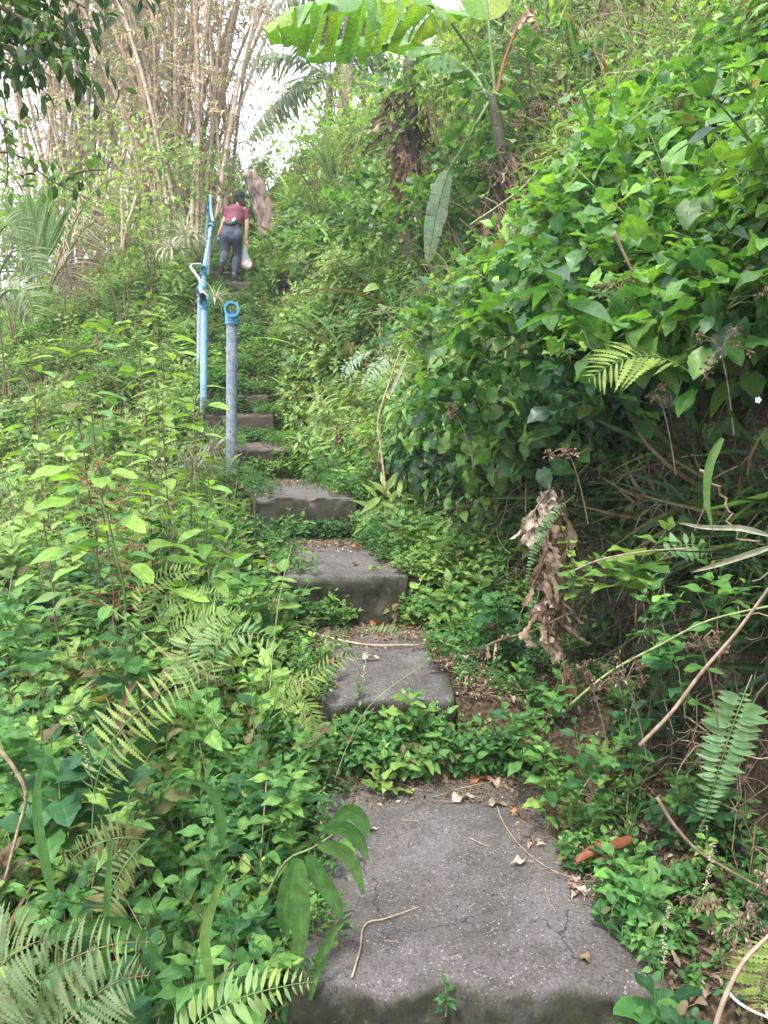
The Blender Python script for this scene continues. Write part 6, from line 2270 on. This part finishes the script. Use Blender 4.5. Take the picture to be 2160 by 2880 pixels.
# waist pack
wp = fuse('waist_pack', [([waist + [-.125, -.085, -.005], waist + [-.05, -.135, -.035], waist + [.03, -.14, -.03], waist + [.105, -.10, .02]], [.022, .046, .048, .020], [.022, .045, .045, .02]),
                         ([waist + [-.02, -.15, -.06], waist + [.01, -.15, -.06]], [.03, .03], [.03, .03])], M_BAGD, .006)
g = Geo()
an_ = np.linspace(0, 2 * pi, 25)
belt = np.stack([waist[0] + .158 * np.cos(an_), waist[1] + .125 * np.sin(an_) - .005, waist[2] - .015 + .01 * np.cos(an_)], 1)
tube(g, belt, .007, 5, 0, T0, rx=.018, cap=False)
g.obj('belt', [M_BAGD], wp)
fuse('white_pouch', [([waist + [.045, -.155, .015], waist + [.07, -.15, .045]], [.028, .022], [.022, .02])], solid('pale_bottle_cap', [(.45, .52, .54), (.7, .75, .76)], bump=0, rough=.4), .006, parent=wp)

# things she carries
g = Geo()
tube(g, np.array([[0, 0, .045], [0, 0, .04], [0, 0, .035], [0, 0, -.03], [0, 0, -.05]]), [.012, .028, .034, .034, .030], 14, 0, T0)
bc = W0 + Wp(520, 838, .16)
bo = g.obj('water_bottle', [solid('teal_plastic', [(.02, .10, .14), (.05, .22, .28)], scale=6, bump=0, rough=.3)], loc=tuple(bc))
bo.rotation_euler = (radians(70), radians(55), 0)
tag(bo, 'small dark teal bottle held low by the walking woman', 'bottle')

M_PLASTIC, t, o_ = nodes('thin_white_plastic')
bs = N(t, 'ShaderNodeBsdfPrincipled')
bs.inputs['Base Color'].default_value = (.88, .86, .90, 1)
bs.inputs['Roughness'].default_value = .3
tr = N(t, 'ShaderNodeBsdfTransparent')
tl = N(t, 'ShaderNodeBsdfTranslucent')
tl.inputs['Color'].default_value = (.8, .78, .82, 1)
m1 = N(t, 'ShaderNodeMixShader')
m1.inputs['Fac'].default_value = .4
t.links.new(bs.outputs[0], m1.inputs[1])
t.links.new(tl.outputs[0], m1.inputs[2])
m2 = N(t, 'ShaderNodeMixShader')
m2.inputs['Fac'].default_value = .30
t.links.new(m1.outputs[0], m2.inputs[1])
t.links.new(tr.outputs[0], m2.inputs[2])
t.links.new(m2.outputs[0], o_.inputs['Surface'])
bagc = W0 + Wp(885, 900, .13)
bag = empty('plastic_bag', bagc, 'thin white plastic bag with pink contents hanging from the hand of the woman', 'bag')
g = Geo()
m, n = 26, 20
prof = np.interp(np.linspace(0, 1, m), [0, .12, .35, .6, .82, .95, 1], [.018, .044, .048, .070, .092, .074, .01])
cx_ = np.interp(np.linspace(0, 1, m), [0, .3, 1], [-.01, -.03, .015])
an_ = np.arange(n) * 2 * pi / n
V = []
for i in range(m):
    z = -.40 * i / (m - 1)
    for a in an_:
        rr = prof[i] * (1 + .16 * sin(a * 5 + i * .5) + .08 * sin(a * 9 - i * .8))
        V.append((cx_[i] + rr * cos(a), rr * .7 * sin(a), z))
F = [(i * n + j, i * n + (j + 1) % n, (i + 1) * n + (j + 1) % n, (i + 1) * n + j) for i in range(m - 1) for j in range(n)]
g.add(V, F, np.array(V)[:, :2], T0, 0)
g.obj('bag_film', [M_PLASTIC], bag)
g = Geo()
for sgn in (-1, 1):
    tube(g, spline(np.array([[-.03, sgn * .01, -.02], [-.012, sgn * .012, .03], [.0, sgn * .012, .045], [.012, sgn * .01, .03], [.008, sgn * .01, -.02]]), 14), .006, 5, 0, T0)
tube(g, np.array([[-.06, 0, -.005], [0, 0, .002], [.09, 0, -.012]]), .004, 5, 0, T0)
g.obj('handle', [M_PLASTIC], bag)
M_PINK = solid('pink_packets', [(.70, .10, .16), (.85, .45, .45), (.75, .72, .70)], scale=14, bump=0, rough=.5)
fuse('groceries', [([(-.03, 0, -.30), (.02, 0, -.35)], [.06, .06], [.045, .045]), ([(.05, .01, -.33), (.06, 0, -.36)], [.045, .035], [.035, .03])], M_PINK, .008, parent=bag)
g = Geo()
tube(g, np.array([[-.04, 0, -.12], [-.01, 0, -.26]]), .028, 8, 0, T0)
g.obj('dark_packet', [M_BAGD], bag)

# ================================================================== humid air between the camera and the bamboo
hz = bpy.data.meshes.new('haze')
X0, X1, Y0, Y1, Z0, Z1 = -61, 61, -31, 66, -60, 20
hz.from_pydata([(x, y, z) for z in (Z0, Z1) for y in (Y0, Y1) for x in (X0, X1)], [], [(0, 2, 3, 1), (4, 5, 7, 6), (0, 1, 5, 4), (2, 6, 7, 3), (0, 4, 6, 2), (1, 3, 7, 5)])
ho = bpy.data.objects.new('haze', hz)
COL.objects.link(ho)
m, t, o_ = nodes('humid_air')
pv = N(t, 'ShaderNodeVolumePrincipled')
pv.inputs['Color'].default_value = (.93, .95, 1, 1)
pv.inputs['Density'].default_value = .0022
t.links.new(pv.outputs[0], o_.inputs['Volume'])
hz.materials.append(m)
tag(ho, kind='stuff')
